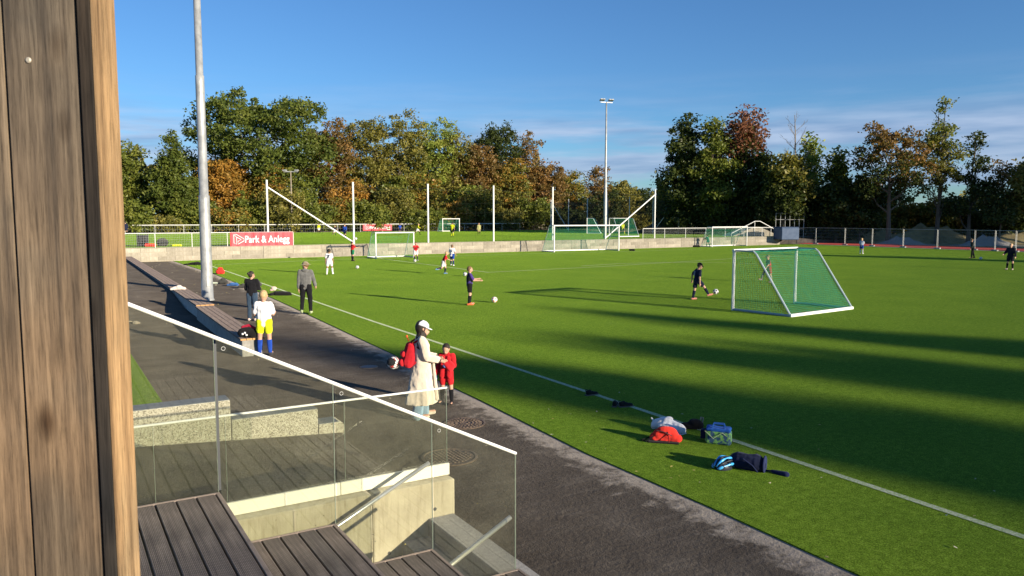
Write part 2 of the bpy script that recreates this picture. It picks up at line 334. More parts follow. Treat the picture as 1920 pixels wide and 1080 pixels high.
# ------------------------------------------------------------------ GROUND
PV = 3.37; PU0, PU1 = 5.53, 7.30
g = MB(); B = 1500
for q in ([(-B,-B),(B,-B),(B,PU0),(-B,PU0)], [(-B,PU1),(B,PU1),(B,B),(-B,B)], [(-B,PU0),(-3,PU0),(-3,PU1),(-B,PU1)], [(PV,PU0),(B,PU0),(B,PU1),(PV,PU1)]):
    g.sheet(q, -.06)
ground('terrain', g, meadow)
EDGE = [(-12, 6.05)]+[at(*p) for p in [(1610,1078),(1330,950),(1100,850),(980,790),(900,750),(820,712),(740,665),(660,628),(600,600),(540,572),(480,545),(400,513),(330,490)]]
EDGE = [EDGE[0]]+sorted(EDGE[1:]); EDGE[-1] = (62.6, 8.1)
def edge_v(u):
    for (a, b), (c, d) in zip(EDGE, EDGE[1:]):
        if a <= u <= c: return b+(d-b)*(u-a)/(c-a)
    return EDGE[-1][1]
g = MB(); ed = []
us = [-12,-6,0,2,3,4,5,PU0,6,6.6,PU1]+[7.3+.5*i for i in range(1, 111)]
us = [u for u in us if u <= 62.6]
offs = [0, .12, .3, .6, 1.2, 2.2]
for i in range(len(us)-1):
    for j in range(len(offs)):
        q = []
        for u in (us[i], us[i+1]):
            ev = edge_v(u); lim = 3.68 if (PU0 <= us[i] < PU1) else -20
            a = max(ev-offs[j], lim); b = max(ev-(offs[j+1] if j < len(offs)-1 else 100), lim)
            q.append((a, b, u, offs[j], offs[j+1] if j < len(offs)-1 else 9))
        (a0,b0,u0,o0,o1),(a1,b1,u1,_,_) = q
        if a0-b0 < .001: continue
        g.add([(b0,u0,-.012),(a0,u0,-.012),(a1,u1,-.012),(b1,u1,-.012)], [(0,1,2,3)])
        fe = lambda d: max(0, 1-d/1.2)
        ed += [fe(o1), fe(o0), fe(o0), fe(o1)]
path = ground('asphalt_path', g, asphalt)
at_ = path.data.attributes.new('edge', 'FLOAT', 'POINT'); at_.data.foreach_set('value', ed)
g = MB(); pu = [(v, u) for u, v in EDGE]
g.slab([(p[0], p[1]) for p in pu][::-1]+[(edge_v(-12), -12.001), (79.2, -12), (79.2, 63.4), (8.1, 63.4)], -.03, .004)
# simple strips instead of one big concave polygon
g = MB()
for (a, b), (c, d) in zip(EDGE, EDGE[1:]): g.slab([(b, a), (79.2, a), (79.2, c), (d, c)], -.03, .004)
turf_o = ground('football_pitch', g, turf)
g = MB().slab([(79.2,-12),(80.6,-12),(80.6,70),(79.2,70)], -.03, .0); ground('gravel_margin', g, mat('grey_gravel', (.20,.19,.18), .95, (.28,.27,.25), 20, bump=.5))
g = MB().slab([(80.35,-20),(86.5,-20),(86.5,66),(80.35,66)], -.03, .05); ground('running_track', g, red_track)
def line_px(pts, wd, name, z=.009, closed=False):
    P = [at(*p) if len(p) == 2 and p[0] > 150 else (p[1], p[0]) for p in pts]
    g = MB(); P2 = [Vector((v, u, 0)) for u, v in P]
    for i in range(len(P2)-1):
        a, b = P2[i], P2[i+1]; d = (b-a).normalized(); n_ = Vector((-d.y, d.x, 0))*wd/2
        g.add([(a-n_)[:2]+(z,), (a+n_)[:2]+(z,), (b+n_)[:2]+(z,), (b-n_)[:2]+(z,)], [(3,2,1,0)])
    return ground(name, g, line_white)
s0 = at(398,499.5); s1 = at(1920,1008)
line_px([(398,499.5),(700,603),(1100,735),(1920,1008),(s1[1]-.05,-10)], .11, 'touchline')
line_px([(398,497),(620,487),(790,481.6),(956,477),(1180,471.5),(1320,467)], .12, 'goal_line')
line_px([(707,484),(916,511)], .12, 'penalty_box_side_line', .010)
line_px([(914,511),(1130,500),(1368,485.5),(1480,478.5)], .12, 'penalty_box_front_line', .011)
cu, cv = at(1240,492)
line_px([(cv+9.15*math.sin(t), cu+4-9.15*math.cos(t)) for t in [R(a) for a in range(-52, 53, 6)]] if False else [(1090,499),(1160,494.5),(1249,492),(1368,493),(1440,496)], .12, 'penalty_arc_line', .012)
# second, higher pitch behind the low wall
Z2 = .95; UW = 63.6
g = MB().slab([(-70, UW+.35), (77.5, UW+.35), (77.5, 119.5), (-70, 119.5)], -.05, Z2); ground('upper_pitch', g, turf)
g = MB().slab([(-90, 119.5), (95, 119.5), (95, 220), (-90, 220)], -.05, Z2-.02); ground('woodland_floor', g, soil)
g = MB().slab([(77.5, UW+4), (130, UW+4), (130, 119.5), (77.5, 119.5)], -.05, .6); ground('rough_bank', g, soil)
g = MB().slab([(-8, 14.0), (1.62, 14.0), (1.6, 20.2), (-8, 20.2)], -.03, .015); ground('grass_patch', g, turf)
g = MB().add([(-8,7.55,.9),(3.72,7.55,.0),(3.72,11.2,.0),(-8,11.2,.9),(-8,7.55,-.3),(3.72,7.55,-.3),(3.72,11.2,-.3),(-8,11.2,-.3)], [(0,1,2,3),(4,7,6,5),(0,4,5,1),(1,5,6,2),(2,6,7,3),(3,7,4,0)]); ground('asphalt_ramp', g, asphalt)

# ------------------------------------------------------------------ WALL of concrete blocks
rnd = random.Random(5)
wroot = thing('retaining_wall', 'long low retaining wall of pale concrete blocks below the upper pitch', 'wall', UW, 0, 0)
wv0, wv1 = -6.0, 76.9
bx = MB().box(wv0, wv1, .04, .30, -.1, .93); bx.build('wall_core', block_conc, wroot)
var = []
for L_ in (2.4, 1.2, 1.8):
    for kx in range(3):
        var.append((L_, MB().bbox(.012, L_-.012, -.0, .04, .010, .306, .01).mesh('block', block_conc)))
bi = 0
for c in range(3):
    x = wv0
    while x < wv1-.3:
        L_, me = rnd.choice(var)
        if x+L_ > wv1: L_ = wv1-x; me = MB().bbox(.012, L_-.012, 0, .04, .010, .306, .01).mesh('block', block_conc)
        if bi < 298: link('block', me, wroot, (x, rnd.uniform(-.012, .004), c*.314)); bi += 1
        x += L_
capm = MB().bbox(wv0, wv1, -.015, .32, .944, .985, .008); capm.build('wall_cap', block_conc, wroot)

# ------------------------------------------------------------------ near grandstand decks
levels = [(1.35, .15, .95, 'highest'), (.95, .95, 1.77, 'second'), (.57, 1.77, 2.57, 'third'), (.20, 2.57, 3.40, 'lowest')]
labs = ['highest grey-brown decked terrace step at the wooden post, behind the glass', 'decked terrace step one below the highest, ending at the glass below the cream beam',
        'decked terrace step between the steel handrails, third from the top', 'lowest decked terrace step in the bottom corner by the end of the glass']
for (z, v0, v1, nm), lb in zip(levels, labs):
    t = thing('terrace_step', lb, 'terrace step', 0, v0, z, group='decked terrace steps')
    w_ = v1-v0; trim = .032; nb = 6; bw = (w_-trim)/nb
    bme = MB().bbox(.006, bw-.006, -.9, 5.46, -.028, 0, .003).mesh('board', deck)
    for i in range(nb): link('board', bme, t, (w_-trim-(i+1)*bw, 0, rnd.uniform(-.0015, .001)))
    MB().bbox(w_-trim+.004, w_, -.9, 5.47, -.05, .001, .003).build('nosing', deck_trim, t)
    MB().bbox(.002, w_-.002, 5.466, 5.492, -.05, .0015, .003).build('end_trim', deck_trim, t)
    MB().box(w_-.035, w_-.02, -.9, 5.46, -.40, -.052).build('riser', mat('riser_board', (.13,.10,.085), .8), t)
t = thing('upper_terrace', 'decked terrace floor the viewer stands on, beside the wooden cladding', 'terrace step', 0, -6, 1.74)
for i in range(9): MB().bbox(i*.136+4.9, i*.136+5.03, -.9, 3.2, -.03, 0, .003).build('board', deck, t)
MB().box(0, 4.88, -.9, 3.2, -.03, 0).build('floor_panel', deck, t)
# structure under the decks
t = thing('concrete_wall', 'concrete base wall under the decked terrace steps, facing the glass', 'wall', 5.2, 0, 0)
MB().prism([(-3, -2.1), (-3, 1.28), (.93, 1.28), (.93, .88), (1.75, .88), (1.75, .50), (2.55, .50), (2.55, .13), (3.3, .13), (3.3, -2.1)], .02, .26).build('base_wall', concrete, t)

# ------------------------------------------------------------------ glass balustrades
def rail_z(v): return 2.70-.4985*(v-.42)
t = thing('glass_balustrade', 'sloping glass balustrade with thin white top rail beside the decked steps', 'balustrade', 5.5, 0, 0)
joints = [(-.9, .945, 1.25), (.962, 1.775, .85), (1.792, 2.58, .47), (2.597, 3.37, .05)]
for a, b, zb in joints:
    p = MB().prism([(a, zb), (b, zb), (b, rail_z(b)-.005), (a, rail_z(a)-.005)], 0, .016)
    po = p.build('glass_pane', glass, t)
    MB().box(b-.0015, b+.0005, .001, .015, zb, rail_z(b)-.006).build('pane_edge', glass_edge, po)
    if a > 0:
        MB().tube([(a+.045+.013*math.cos(q), -.0015, rail_z(a+.045)-.055+.013*math.sin(q)) for q in [2*math.pi*i/14 for i in range(15)]], .0012, 4, cap=False).build('stamp', white_metal, po)
MB().box(.9445, .9625, .0, .014, 1.36, 2.39).build('joint_seal', dark_metal, t)
MB().tube([(-.9, .008, rail_z(-.9)), (3.375, .008, rail_z(3.375))], .0135, 8).build('top_rail', white_metal, t)
for v0, v1, zb in ((-.9, .95, 1.29), (.95, 1.77, .89), (1.77, 2.57, .51), (2.57, 3.37, .09)):
    MB().box(v0, v1, -.006, -.001, zb-.1, zb+.055).build('clamp_channel', steel, t)
t2 = thing('glass_balustrade', 'far level glass balustrade standing on the cream beam of the stairwell', 'balustrade', 7.46, 0, 0)
for a, b in ((-1.2, .74), (.75, 1.36), (1.37, 2.52), (2.53, 3.68)):
    po = MB().box(a, b, 0, .016, .44, 1.385).build('glass_pane', glass, t2)
    MB().box(b-.0015, b+.0005, .001, .015, .56, 1.38).build('pane_edge', glass_edge, po)
MB().tube([(-1.2, .008, 1.392), (3.685, .008, 1.392)], .011, 8).build('top_rail', white_metal, t2)
MB().bbox(-1.2, 2.45, -.035, -.003, .425, .555, .003).build('beam', cream_beam, t2); MB().bbox(2.456, 3.69, -.035, -.003, .425, .555, .003).build('beam', cream_beam, t2)
# stairwell wall, slab and steps
t = thing('stairwell_wall', 'pale yellowish cast concrete stairwell wall under the cream beam', 'wall', 7.30, 0, 0)
MB().bbox(-3, 2.742, 0, .2, -2.1, .415, .012).build('wall_section', concrete, t); MB().bbox(2.752, 3.69, 0, .2, -2.1, .415, .012).build('wall_section', concrete, t)
for (v, z) in ((2.92, -.25), (3.42, -.0), (3.45, .12)): MB().lathe([(.014, -.003), (.02, -.003), (.02, .002), (.014, .002)], 10).build('tie_hole', dark_metal, t, loc=(v, -.001, z), rot=(math.pi/2, 0, 0))
t = thing('concrete_stairs', 'grey concrete stairs going down between the stairwell walls', 'stairs', 5.46, 0, 0)
for i in range(8): MB().bbox(PV-.3*(i+1)+.002, PV-.3*i, .11, 1.84, -2.2, -.16*(i+1), .006).build('step', grey_slab, t)
MB().bbox(-3, PV-2.4, .11, 1.84, -2.2, -1.42, .006).build('landing', grey_slab, t)
MB().box(-3, PV-.002, .056, .11, -2.1, -.005).build('side_wall', concrete, t)
t = thing('threshold_slab', 'long grey concrete slab at the top of the stairs beside the asphalt', 'slab', 5.6, 3.37, 0)
MB().bbox(0, .31, -.2, 1.70, -.5, .03, .01).build('slab', grey_slab, t)
MB().bbox(.33, .36, -.6, -.14, -.02, .02, .004).build('drain_channel', grey_slab, t)
def handrail(u, v0, z0, v1, z1, vb, lb):
    t = thing('handrail', lb, 'handrail', u, 0, 0, group='steel handrails on the stairwell walls')
    s = (z1-z0)/(v1-v0); zz = lambda v: z0+s*(v-v0)
    MB().tube([(v0-1.2, 0, zz(v0-1.2)), (v1, 0, z1)], .021, 12).build('rail', steel, t, smooth=True)
    for b, dy in vb: MB().tube([(b, 0, zz(b)-.02), (b, dy*.5, zz(b)-.06), (b, dy, zz(b)-.06)], .007, 6).build('bracket', steel, t)
handrail(7.2, 2.35, .21, 3.34, .68, [(2.72, .1), (1.6, .1)], 'round steel handrail on the pale far stairwell wall')
handrail(5.62, 2.83, .34, 3.39, .62, [(2.5, -.09)], 'round steel handrail in front of the grey slab, near end of glass')
# granite aggregate blocks
for v0, v1, z1, lb in ((-2.2, 2.10, .70, 'tallest speckled aggregate block, leftmost of three stepped blocks'), (2.115, 3.34, .41, 'middle speckled aggregate block of the three stepped blocks'), (3.355, 3.74, .17, 'lowest speckled aggregate block with a rounded end')):
    t = thing('stone_block', lb, 'stone block', 11.1, v0, 0, group='stepped aggregate blocks behind the glass')
    L_ = v1-v0; b = MB()
    if z1 < .2: b.prism([(0,-.3),(L_,-.3),(L_,z1-.07),(L_-.02,z1-.02),(L_-.07,z1),(0,z1)], 0, .36); b.build('block_body', aggregate, t)
    else: b.bbox(0, L_, 0, .36, -.3, z1, .012).build('block_body', aggregate, t)
    MB().bbox(.0, L_-.07 if z1 < .2 else L_, .012, .35, z1-.002, z1+.006, .003).build('block_top', cap_grey, t)
# manholes
def manhole(px, py, r, style, lb):
    u, v = at(px, py); t = thing('manhole_cover', lb, 'manhole', u, v, -.012)
    MB().lathe([(r*1.0, 0), (r*1.02, .012), (r*.93, .016), (r*.9, .008), (r*.9, 0)], 40).build('frame_ring', iron, t)
    MB().lathe([(r*.875, 0), (r*.875, .010), (0.001, .010)], 40).build('cover', iron, t)
    b = MB()
    if style == 'bars':
        n_ = 11
        for i in range(n_):
            x = -r*.72+i*(r*1.44/(n_-1)); h = math.sqrt(max(0, (r*.78)**2-x*x)); k = max(1, int(h*2/.06))
            for j in range(k):
                y = -h+(j+.5)*2*h/k; b.box(x-.012, x+.012, y-.02, y+.02, .010, .018)
        b.build('raised_bars', iron, t)
    elif style == 'cells':
        for ring, cnt in ((.22, 8), (.42, 16), (.60, 22), (.76, 30)):
            for i in range(cnt):
                a = 2*math.pi*i/cnt; b.add([(r*ring*math.cos(a+s_*2*math.pi/cnt)*q, r*ring*math.sin(a+s_*2*math.pi/cnt)*q, zz) for zz in (.010, .019) for s_, q in ((-.28, .9), (.28, .9), (.28, 1.1), (-.28, 1.1))],
                      [(4,5,6,7),(0,1,5,4),(1,2,6,5),(2,3,7,6),(3,0,4,7)])
        b.build('raised_studs', iron, t)['kind'] = 'stuff'
manhole(871, 793, .33, 'cells', 'round iron manhole cover with studs, nearer the pitch edge')
manhole(843, 856, .38, 'bars', 'round rusty manhole cover with rows of bars, behind the glass end')
u, v = at(692, 687); t = thing('valve_cover', 'small smooth round cover in the shaded asphalt', 'manhole', u, v, -.012)
MB().lathe([(.17, 0), (.17, .01), (.145, .012), (.001, .013)], 24).build('cover', mat('dark_iron', (.07,.07,.075), .5), t); MB().lathe([(.2, 0), (.2, .006), (.175, .006), (.175, 0)], 24).build('frame_ring', iron, t)
# rubble lump
u, v = at(252, 606); b = MB()
for i in range(14): b.ell((rnd.uniform(-.16,.16), rnd.uniform(-.1,.1), rnd.uniform(0,.05)), (rnd.uniform(.03,.08), rnd.uniform(.03,.07), rnd.uniform(.02,.05)), 6)
o = b.build('rubble_heap', mat('clay_rubble', (.22,.19,.14), .95, (.30,.26,.2), 20)); o.location = W(u, v, 0); tag(o, 'small brown clod of rubble lying on the asphalt by the wooden post', 'rubble')

# ------------------------------------------------------------------ benches
def bench(pa, pb, wd, lb, joints_):
    (u0, v0), (u1, v1) = pa, pb; Ln = math.hypot(u1-u0, v1-v0); a = math.atan2(v1-v0, u1-u0)
    t = thing('bench', lb, 'bench', u0, v0, 0, rot=-a, group='long low concrete benches with wooden tops')
    for j in range(joints_):
        a0 = Ln*j/joints_+.03*(j > 0); a1 = Ln*(j+1)/joints_
        MB().bbox(.035, wd-.035, a0+.02, a1, -.02, .375, .012).build('concrete_base', bench_conc, t)
        nb = 4; bw = (wd+.02)/nb
        for i in range(nb): MB().bbox(-.01+i*bw+.004, -.01+(i+1)*bw-.004, a0-.02, a1, .378, .42+rnd.uniform(-.002,.002), .004).build('seat_board', bench_wood, t)
    for i in range(4): MB().box(-.01+i*bw+.006, -.01+(i+1)*bw-.006, -.0215, -.0205, .38, .418).build('sawn_end', fresh_wood, t)
    return t
zb = .42
b1a = at(368,572,zb); b1b = at(232,480,zb)
bench((b1a[0], b1a[1]), (62.5, 4.75), .54, 'longer wooden topped concrete bench running to the far wall beside the lamp pole', 6)
b2a = at(451,635.5,zb)
b2m = at(399,598,zb); uf = b1a[0]-.35; vf = b2a[1]+(b2m[1]-b2a[1])*(uf-b2a[0])/(b2m[0]-b2a[0])
bench((b2a[0], b2a[1]), (uf, vf), .54, 'shorter wooden topped concrete bench with a red bag on its near end', 2)

# asphalt bank rising behind the far part of the long bench
g = MB(); NU, NV = 44, 5; u0b, v0b = b1a; ulast = 62.5
for i in range(NU+1):
    uu = 25.5+(ulast-25.5)*i/NU; q = min(1, max(0, (uu-27.5)/6.5)); zz = -.03+.35*q*q*(3-2*q); vb = v0b+(4.75-v0b)*(uu-u0b)/(62.5-u0b)-.015
    for j in range(NV+1): g.v.append((vb-(24*(j/NV)**1.5), uu, zz))
for i in range(NU):
    for j in range(NV): k = i*(NV+1)+j; g.f.append((k, k+NV+1, k+NV+2, k+1)); g.m.append(0)
o = ground('asphalt_bank', g, asphalt)
for p in o.data.polygons: p.use_smooth = True
# ------------------------------------------------------------------ near floodlight pole
u, v = at(388,563); t = thing('floodlight_pole', 'tall thick galvanised steel pole rising beside the bench', 'lamp post', u+.12, v+.05, 0)
MB().lathe([(.235,-.02),(.235,.06),(.225,.06),(.218,.9),(.205,3.9),(.205,4.1),(.172,4.12),(.165,8.4),(.165,8.7),(.140,8.72),(.118,16)], 20).build('pole', galv, t, smooth=False)
for p in t.children[0].data.polygons: p.use_smooth = len(p.vertices) == 4
MB().lathe([(.26,-.02),(.26,.03),(.235,.035),(.235,.0)], 20).build('base_collar', galv, t)
MB().bbox(-.06, .06, -.236, -.2, .55, .95, .008).build('hatch', galv, t)
MB().box(-1.1, 1.1, -.05, .05, 15.9, 16.0).build('crossbar', galv, t)
for x in (-.9, -.3, .3, .9): MB().bbox(x-.22, x+.22, -.55, -.06, 15.95, 16.12, .02).build('floodlight', dark_metal, t)
# far floodlight mast
x, y = atd(1134, 86)
t = thingw('floodlight_pole', 'slim tall floodlight mast with lamps on a crossbar against the sky', 'lamp post', x, y, Z2, rot=R(18))
hh = hz(196, 86)-Z2
MB().lathe([(.20,0),(.19,2.4),(.19,5.2),(.14,5.3),(.12,hh*.6),(.075,hh)], 12).build('pole', galv, t, smooth=True)
MB().box(-.72, .72, -.035, .035, hh-.08, hh).build('crossbar', galv, t)
for xx in (-.66, -.36, .36, .66):
    MB().prism([(-.14,0),(.14,0),(.11,.11),(-.11,.11)], -.42, 0).build('floodlight', galv, t, loc=(xx, .15, hh+.1), rot=(R(-18), 0, 0))
x, y = atd(549, 118); t = thingw('floodlight_pole', 'thin short lamp mast standing in front of the autumn trees', 'lamp post', x, y, Z2)
hh = hz(322, 118)-Z2; MB().tube([(0,0,0),(0,0,hh)], [.13,.08], 8).build('pole', bark_pale, t); MB().box(-1.1,1.1,-.06,.06,hh-.15,hh).build('crossbar', galv, t)
for xx in (-.9, .9): MB().bbox(xx-.3, xx+.3, -.3, .2, hh, hh+.22, .03).build('floodlight', galv, t)

# ------------------------------------------------------------------ railings with mesh
def railing(u0, v0, u1, v1, z, h, step, lb, mesh_step=.12, top_r=.03, mid=False, dense=1):
    Ln = math.hypot(u1-u0, v1-v0); a = math.atan2(u1-u0, v1-v0)
    t = thing('railing', lb, 'railing', u0, v0, z, rot=a)
    MB().tube([(0,0,h),(Ln,0,h)], top_r, 6).build('top_rail', white_metal, t)
    if mid: MB().tube([(0,0,.08),(Ln,0,.08)], top_r*.7, 6).build('bottom_rail', white_metal, t)
    pm = MB().tube([(0,0,0),(0,0,h-top_r)], .026, 6).mesh('post', white_metal)
    n_ = int(Ln/step)
    for i in range(n_+1): link('post', pm, t, (Ln*i/n_, 0, 0))
    w_ = MB(); r = .0035*dense; x = 0
    while x < Ln: w_.tube([(x,.0,.05),(x,0,h-.02)], r, 3, cap=False); x += mesh_step
    zz = .08
    while zz < h-.05: w_.tube([(0,0,zz),(Ln,0,zz)], r, 3, cap=False); zz += mesh_step*1.5
    o = w_.build('wire_mesh', mat('grey_wire', (.22,.24,.24), .5, metal=.3), t); o['kind'] = 'stuff'
    return t
def v_on_wall(px, u=UW): 
    r = ray(px, 450); k = u/(r.dot(Uv)); return (r*k).dot(Vv)
railing(UW+.15, -6, UW+.15, v_on_wall(551), Z2, 1.12, 2.6, 'white topped mesh railing on the wall carrying the large red banner', dense=1.3)
railing(UW+.15, v_on_wall(1207), UW+.15, v_on_wall(1463), Z2, 1.12, 2.9, 'white topped mesh railing at the right end of the pale wall', dense=1.3)
railing(118, -62, 118, v_on_wall(975, 118), Z2, 1.25, 3.7, 'long white railing along the far edge of the upper pitch', mesh_step=.35, top_r=.05, dense=1.6)
# text banner
def text_mesh(s, size, extr=.004, off=.012):
    c = bpy.data.curves.new('t', 'FONT'); c.body = s; c.size = size; c.extrude = extr; c.offset = off*size; c.align_x = 'LEFT'; c.resolution_u = 3
    o = bpy.data.objects.new('t', c); COL.objects.link(o); dg = bpy.context.evaluated_depsgraph_get(); me = bpy.data.meshes.new_from_object(o.evaluated_get(dg))
    bpy.data.objects.remove(o); me.materials.clear(); me.materials.append(white_print); return me
def banner(u, v0, v1, z0, z1, lb):
    t = thing('banner', lb, 'banner', u, v0, z0); wd = v1-v0; h = z1-z0
    b = MB(); n_ = 40; fr = []; 
    for i in range(n_+1):
        x = wd*i/n_; y = -.012*math.sin(i*1.3)-.008*math.sin(i*.43)
        fr += [(x, y, 0), (x, y, h), (x, y+.006, 0), (x, y+.006, h)]
    fs = []
    for i in range(n_):
        k = 4*i; fs += [(k, k+4, k+5, k+1), (k+2, k+3, k+7, k+6), (k+1, k+5, k+7, k+3), (k, k+2, k+6, k+4)]
    b.add(fr, fs); b.build('banner_sheet', red_pvc, t)
    me = text_mesh('Park & Anlegg', h*.70); xs = [q.co.x for q in me.vertices]; sx = (wd*.71)/(max(xs)-min(xs))
    o = link('lettering', me, t, (wd*.222, -.028, h*.26), (math.pi/2, 0, 0)); o.scale = (sx, 1, 1)
    # folded-ribbon arrow logo: white outlines
    lg = MB(); s = h*.36; cx, cz = wd*.135, h*.5; r = h*.026
    P = lambda x, z: (cx+x*s, -.026, cz+z*s)
    for pl in ([P(-1.0,1),P(-1.0,-.75),P(-.45,-1),P(-.45,.45),P(-1.0,1),P(-.5,1),P(.95,.1),P(.95,-.3),P(-.2,-.95),P(-.2,-.35),P(.42,-.05),P(-.45,.45)],): lg.tube(pl, r, 4)
    lg.build('logo', white_print, t)
bv0, bv1 = v_on_wall(432), v_on_wall(550)
banner(UW+.09, bv0, bv1, Z2+.02, Z2+1.13, 'large red Park & Anlegg banner on the railing above the pale wall')
v0_, v1_ = v_on_wall(681, 117.9), v_on_wall(735, 117.9)
banner(117.9, v0_, v1_, Z2+.22, Z2+1.22, 'small distant red Park & Anlegg banner on the far white railing')

# ------------------------------------------------------------------ ball stop posts
def ballstop(poles, h, lb, r, u_or=None, brace=None, net=None):
    (u0, v0) = poles[0]; t = thing('ball_stop_fence', lb, 'fence', u0, v0, Z2)
    lp = [(v-v0, u-u0) for u, v in poles]
    pm = MB().tube([(0,0,0),(0,0,h)], r, 8).mesh('post', white_metal)
    for x, y in lp: link('post', pm, t, (x, y, 0))
    for i, j, dz in (brace or []):
        a, b = lp[i], lp[j]; MB().tube([(a[0], a[1], h-dz), (b[0], b[1], .15)], r*.8, 6).build('brace', white_metal, t)
    if net:
        b = MB(); spx, rr = net
        for (x0, y0), (x1, y1) in zip(lp, lp[1:]):
            Ln = math.hypot(x1-x0, y1-y0); k = int(Ln/spx)
            for i in range(k+1):
                f_ = i/k; b.tube([(x0+(x1-x0)*f_, y0+(y1-y0)*f_, .1), (x0+(x1-x0)*f_, y0+(y1-y0)*f_, h-.35-.5*4*f_*(1-f_)*.5)], rr, 3, cap=False)
            zz = .1
            while zz < h-.4: b.tube([(x0+(x1-x0)*f_, y0+(y1-y0)*f_, zz-.2*4*f_*(1-f_)*(zz/h)) for f_ in (0,.25,.5,.75,1)], rr, 3, cap=False); zz += spx
            b.tube([(x0+(x1-x0)*f_, y0+(y1-y0)*f_, h-.35-.25*4*f_*(1-f_)) for f_ in (0,.25,.5,.75,1)], .012, 4, cap=False)
        o = b.build('net', net_dark, t); o['kind'] = 'stuff'
ballstop([(UW+.45, v_on_wall(p, UW+.45)) for p in (503, 663.5, 803, 925.5, 1036, 1135, 1227)], 5.35, 'row of seven tall white ball stop posts with slanting end braces on the wall', .08, brace=[(0,1,.55),(6,5,.55)], net=(.9, .004))
ballstop([(112-i*5.3, 75.8) for i in range(7)], 5.4, 'distant row of slim ball stop posts with dark netting before the shaded trees', .07, brace=[(6,5,.3),(0,1,.3)], net=(.16, .019))

# ------------------------------------------------------------------ goals
def goal(u, v, wd, h, dep, top, rot, lb, r=.05, sp=.1, nr=.004, z=0, flip=False, netm=None):
    """mouth in the local plane y=0 looking to -y, net behind at +y; rot turns it"""
    t = thing('football_goal', lb, 'goal', u, v, z, rot=rot)
    MB().tube([(0,0,0),(0,0,h)], r, 8).build('post', white_metal, t); MB().tube([(wd,0,0),(wd,0,h)], r, 8).build('post', white_metal, t)
    MB().tube([(-r,0,h),(wd+r,0,h)], r, 8).build('crossbar', white_metal, t)
    for x in (0, wd):
        MB().tube([(x,r,h),(x,top,h),(x,top+.12,h-.1),(x,dep,.05)], r*.6, 6).build('net_support', mat('grey_blue_tube', (.42,.50,.52), .4, metal=.2), t)
        MB().tube([(x,0,.04),(x,dep,.04)], r*.8, 6).build('side_bar', mat('grey_bar', (.33,.40,.43), .4), t)
    MB().bbox(-.03, wd+.03, dep-.05, dep+.05, .0, .1, .01).build('ground_bar', white_metal, t)
    b = MB(); n_ = int(wd/sp)
    prof = [(.03,h), (top,h-.02), (top+.12,h-.12)]
    for i in range(1, 9): q = i/8; prof.append((top+.12+(dep-top-.12)*q, (h-.12)*(1-q)+.06*q-.10*math.sin(q*math.pi)))
    rr = random.Random(3)
    for i in range(n_+1):
        x = wd*i/n_; b.tube([(x+.01*math.sin(j*1.7+i), y, zz-(.03 if j else 0)*abs(math.sin(i*.5))) for j, (y, zz) in enumerate(prof)], nr, 3, cap=False)
    # horizontal cords along the profile
    acc = []; 
    for (y0, z0), (y1, z1) in zip(prof, prof[1:]):
        ln = math.hypot(y1-y0, z1-z0); k = max(1, round(ln/sp))
        for j in range(k): acc.append((y0+(y1-y0)*j/k, z0+(z1-z0)*j/k))
    for i, (y, zz) in enumerate(acc):
        b.tube([(wd*q/8, y, zz-.035*math.sin(q*math.pi/8*1)*1.0-.012*math.sin(q*2.1+i*.4)) for q in range(9)], nr, 3, cap=False)
    # side nets
    for x in (0, wd):
        y = sp
        while y < dep-.04:
            ztop = h if y < top+.05 else (h-.1)*(dep-y)/(dep-top-.1)
            b.tube([(x, y, .05), (x+.02, y, ztop*.5), (x, y, max(.06, ztop-.03))], nr, 3, cap=False); y += sp
        zz = sp
        while zz < h-.05:
            ymax = dep-(dep-top-.1)*zz/(h-.1)
            b.tube([(x, .03, zz), (x+.02, ymax*.5, zz-.03), (x, ymax, zz)], nr, 3, cap=False); zz += sp
    o = b.build('net', netm or net_green, t); o['kind'] = 'stuff'
    return t
# nearest: mouth away from the camera
pa = at(1374,583); pb = at(1489,568)
wd_ = .93*math.hypot(pb[0]-pa[0], pb[1]-pa[1]); a = .09
pb = ((pa[0]+pb[0])/2+wd_/2*math.sin(a), (pa[1]+pb[1])/2+wd_/2*math.cos(a))
goal(pb[0], pb[1], wd_, 2.10, 2.3, .8, a+math.pi, 'nearest portable goal with green net, seen from behind', r=.055, sp=.07, nr=.0050)
pa = at(705,485); pb = at(776,483); goal(pa[0], pa[1], math.hypot(pb[0]-pa[0], pb[1]-pa[1]), 2.05, 2.0, .8, math.atan2(pb[0]-pa[0], pb[1]-pa[1]), 'small white goal with green net in front of the wall, leftmost on the lower pitch', sp=.12, nr=.0045)
pa = at(1039,473); pb = at(1160,470); goal(pa[0], pa[1], math.hypot(pb[0]-pa[0], pb[1]-pa[1]), 2.5, 2.2, .8, math.atan2(pb[0]-pa[0], pb[1]-pa[1]), 'full size white goal with green net in front of the middle of the wall', r=.06, sp=.12, nr=.0050)
pa = at(1335,463); pb = at(1400,461); goal(pa[0], pa[1], math.hypot(pb[0]-pa[0], pb[1]-pa[1]), 2.2, 1.6, .7, math.atan2(pb[0]-pa[0], pb[1]-pa[1]), 'white goal with green net by the right end of the wall, keeper behind it', sp=.14, nr=.0055)
def goal2(px, py, wd, h, rot, lb, **k):
    u, v = at(px, py, Z2); return goal(u, v, wd, h, 2.0, .8, rot, lb, z=Z2, **k)
goal2(1178, 443, 3.0, 2.2, math.pi, 'green netted goal on the upper pitch nearest the yellow-shirted player', sp=.14, nr=.008)
goal2(1104, 436.5, 5.0, 2.2, R(-130), 'distant green netted goal on the upper pitch, seen through the full size goal', sp=.16, nr=.011)
goal2(830, 434.2, 3.1, 2.1, 0, 'distant white goal on the upper pitch between two tall white posts', sp=.18, nr=.010, r=.07)
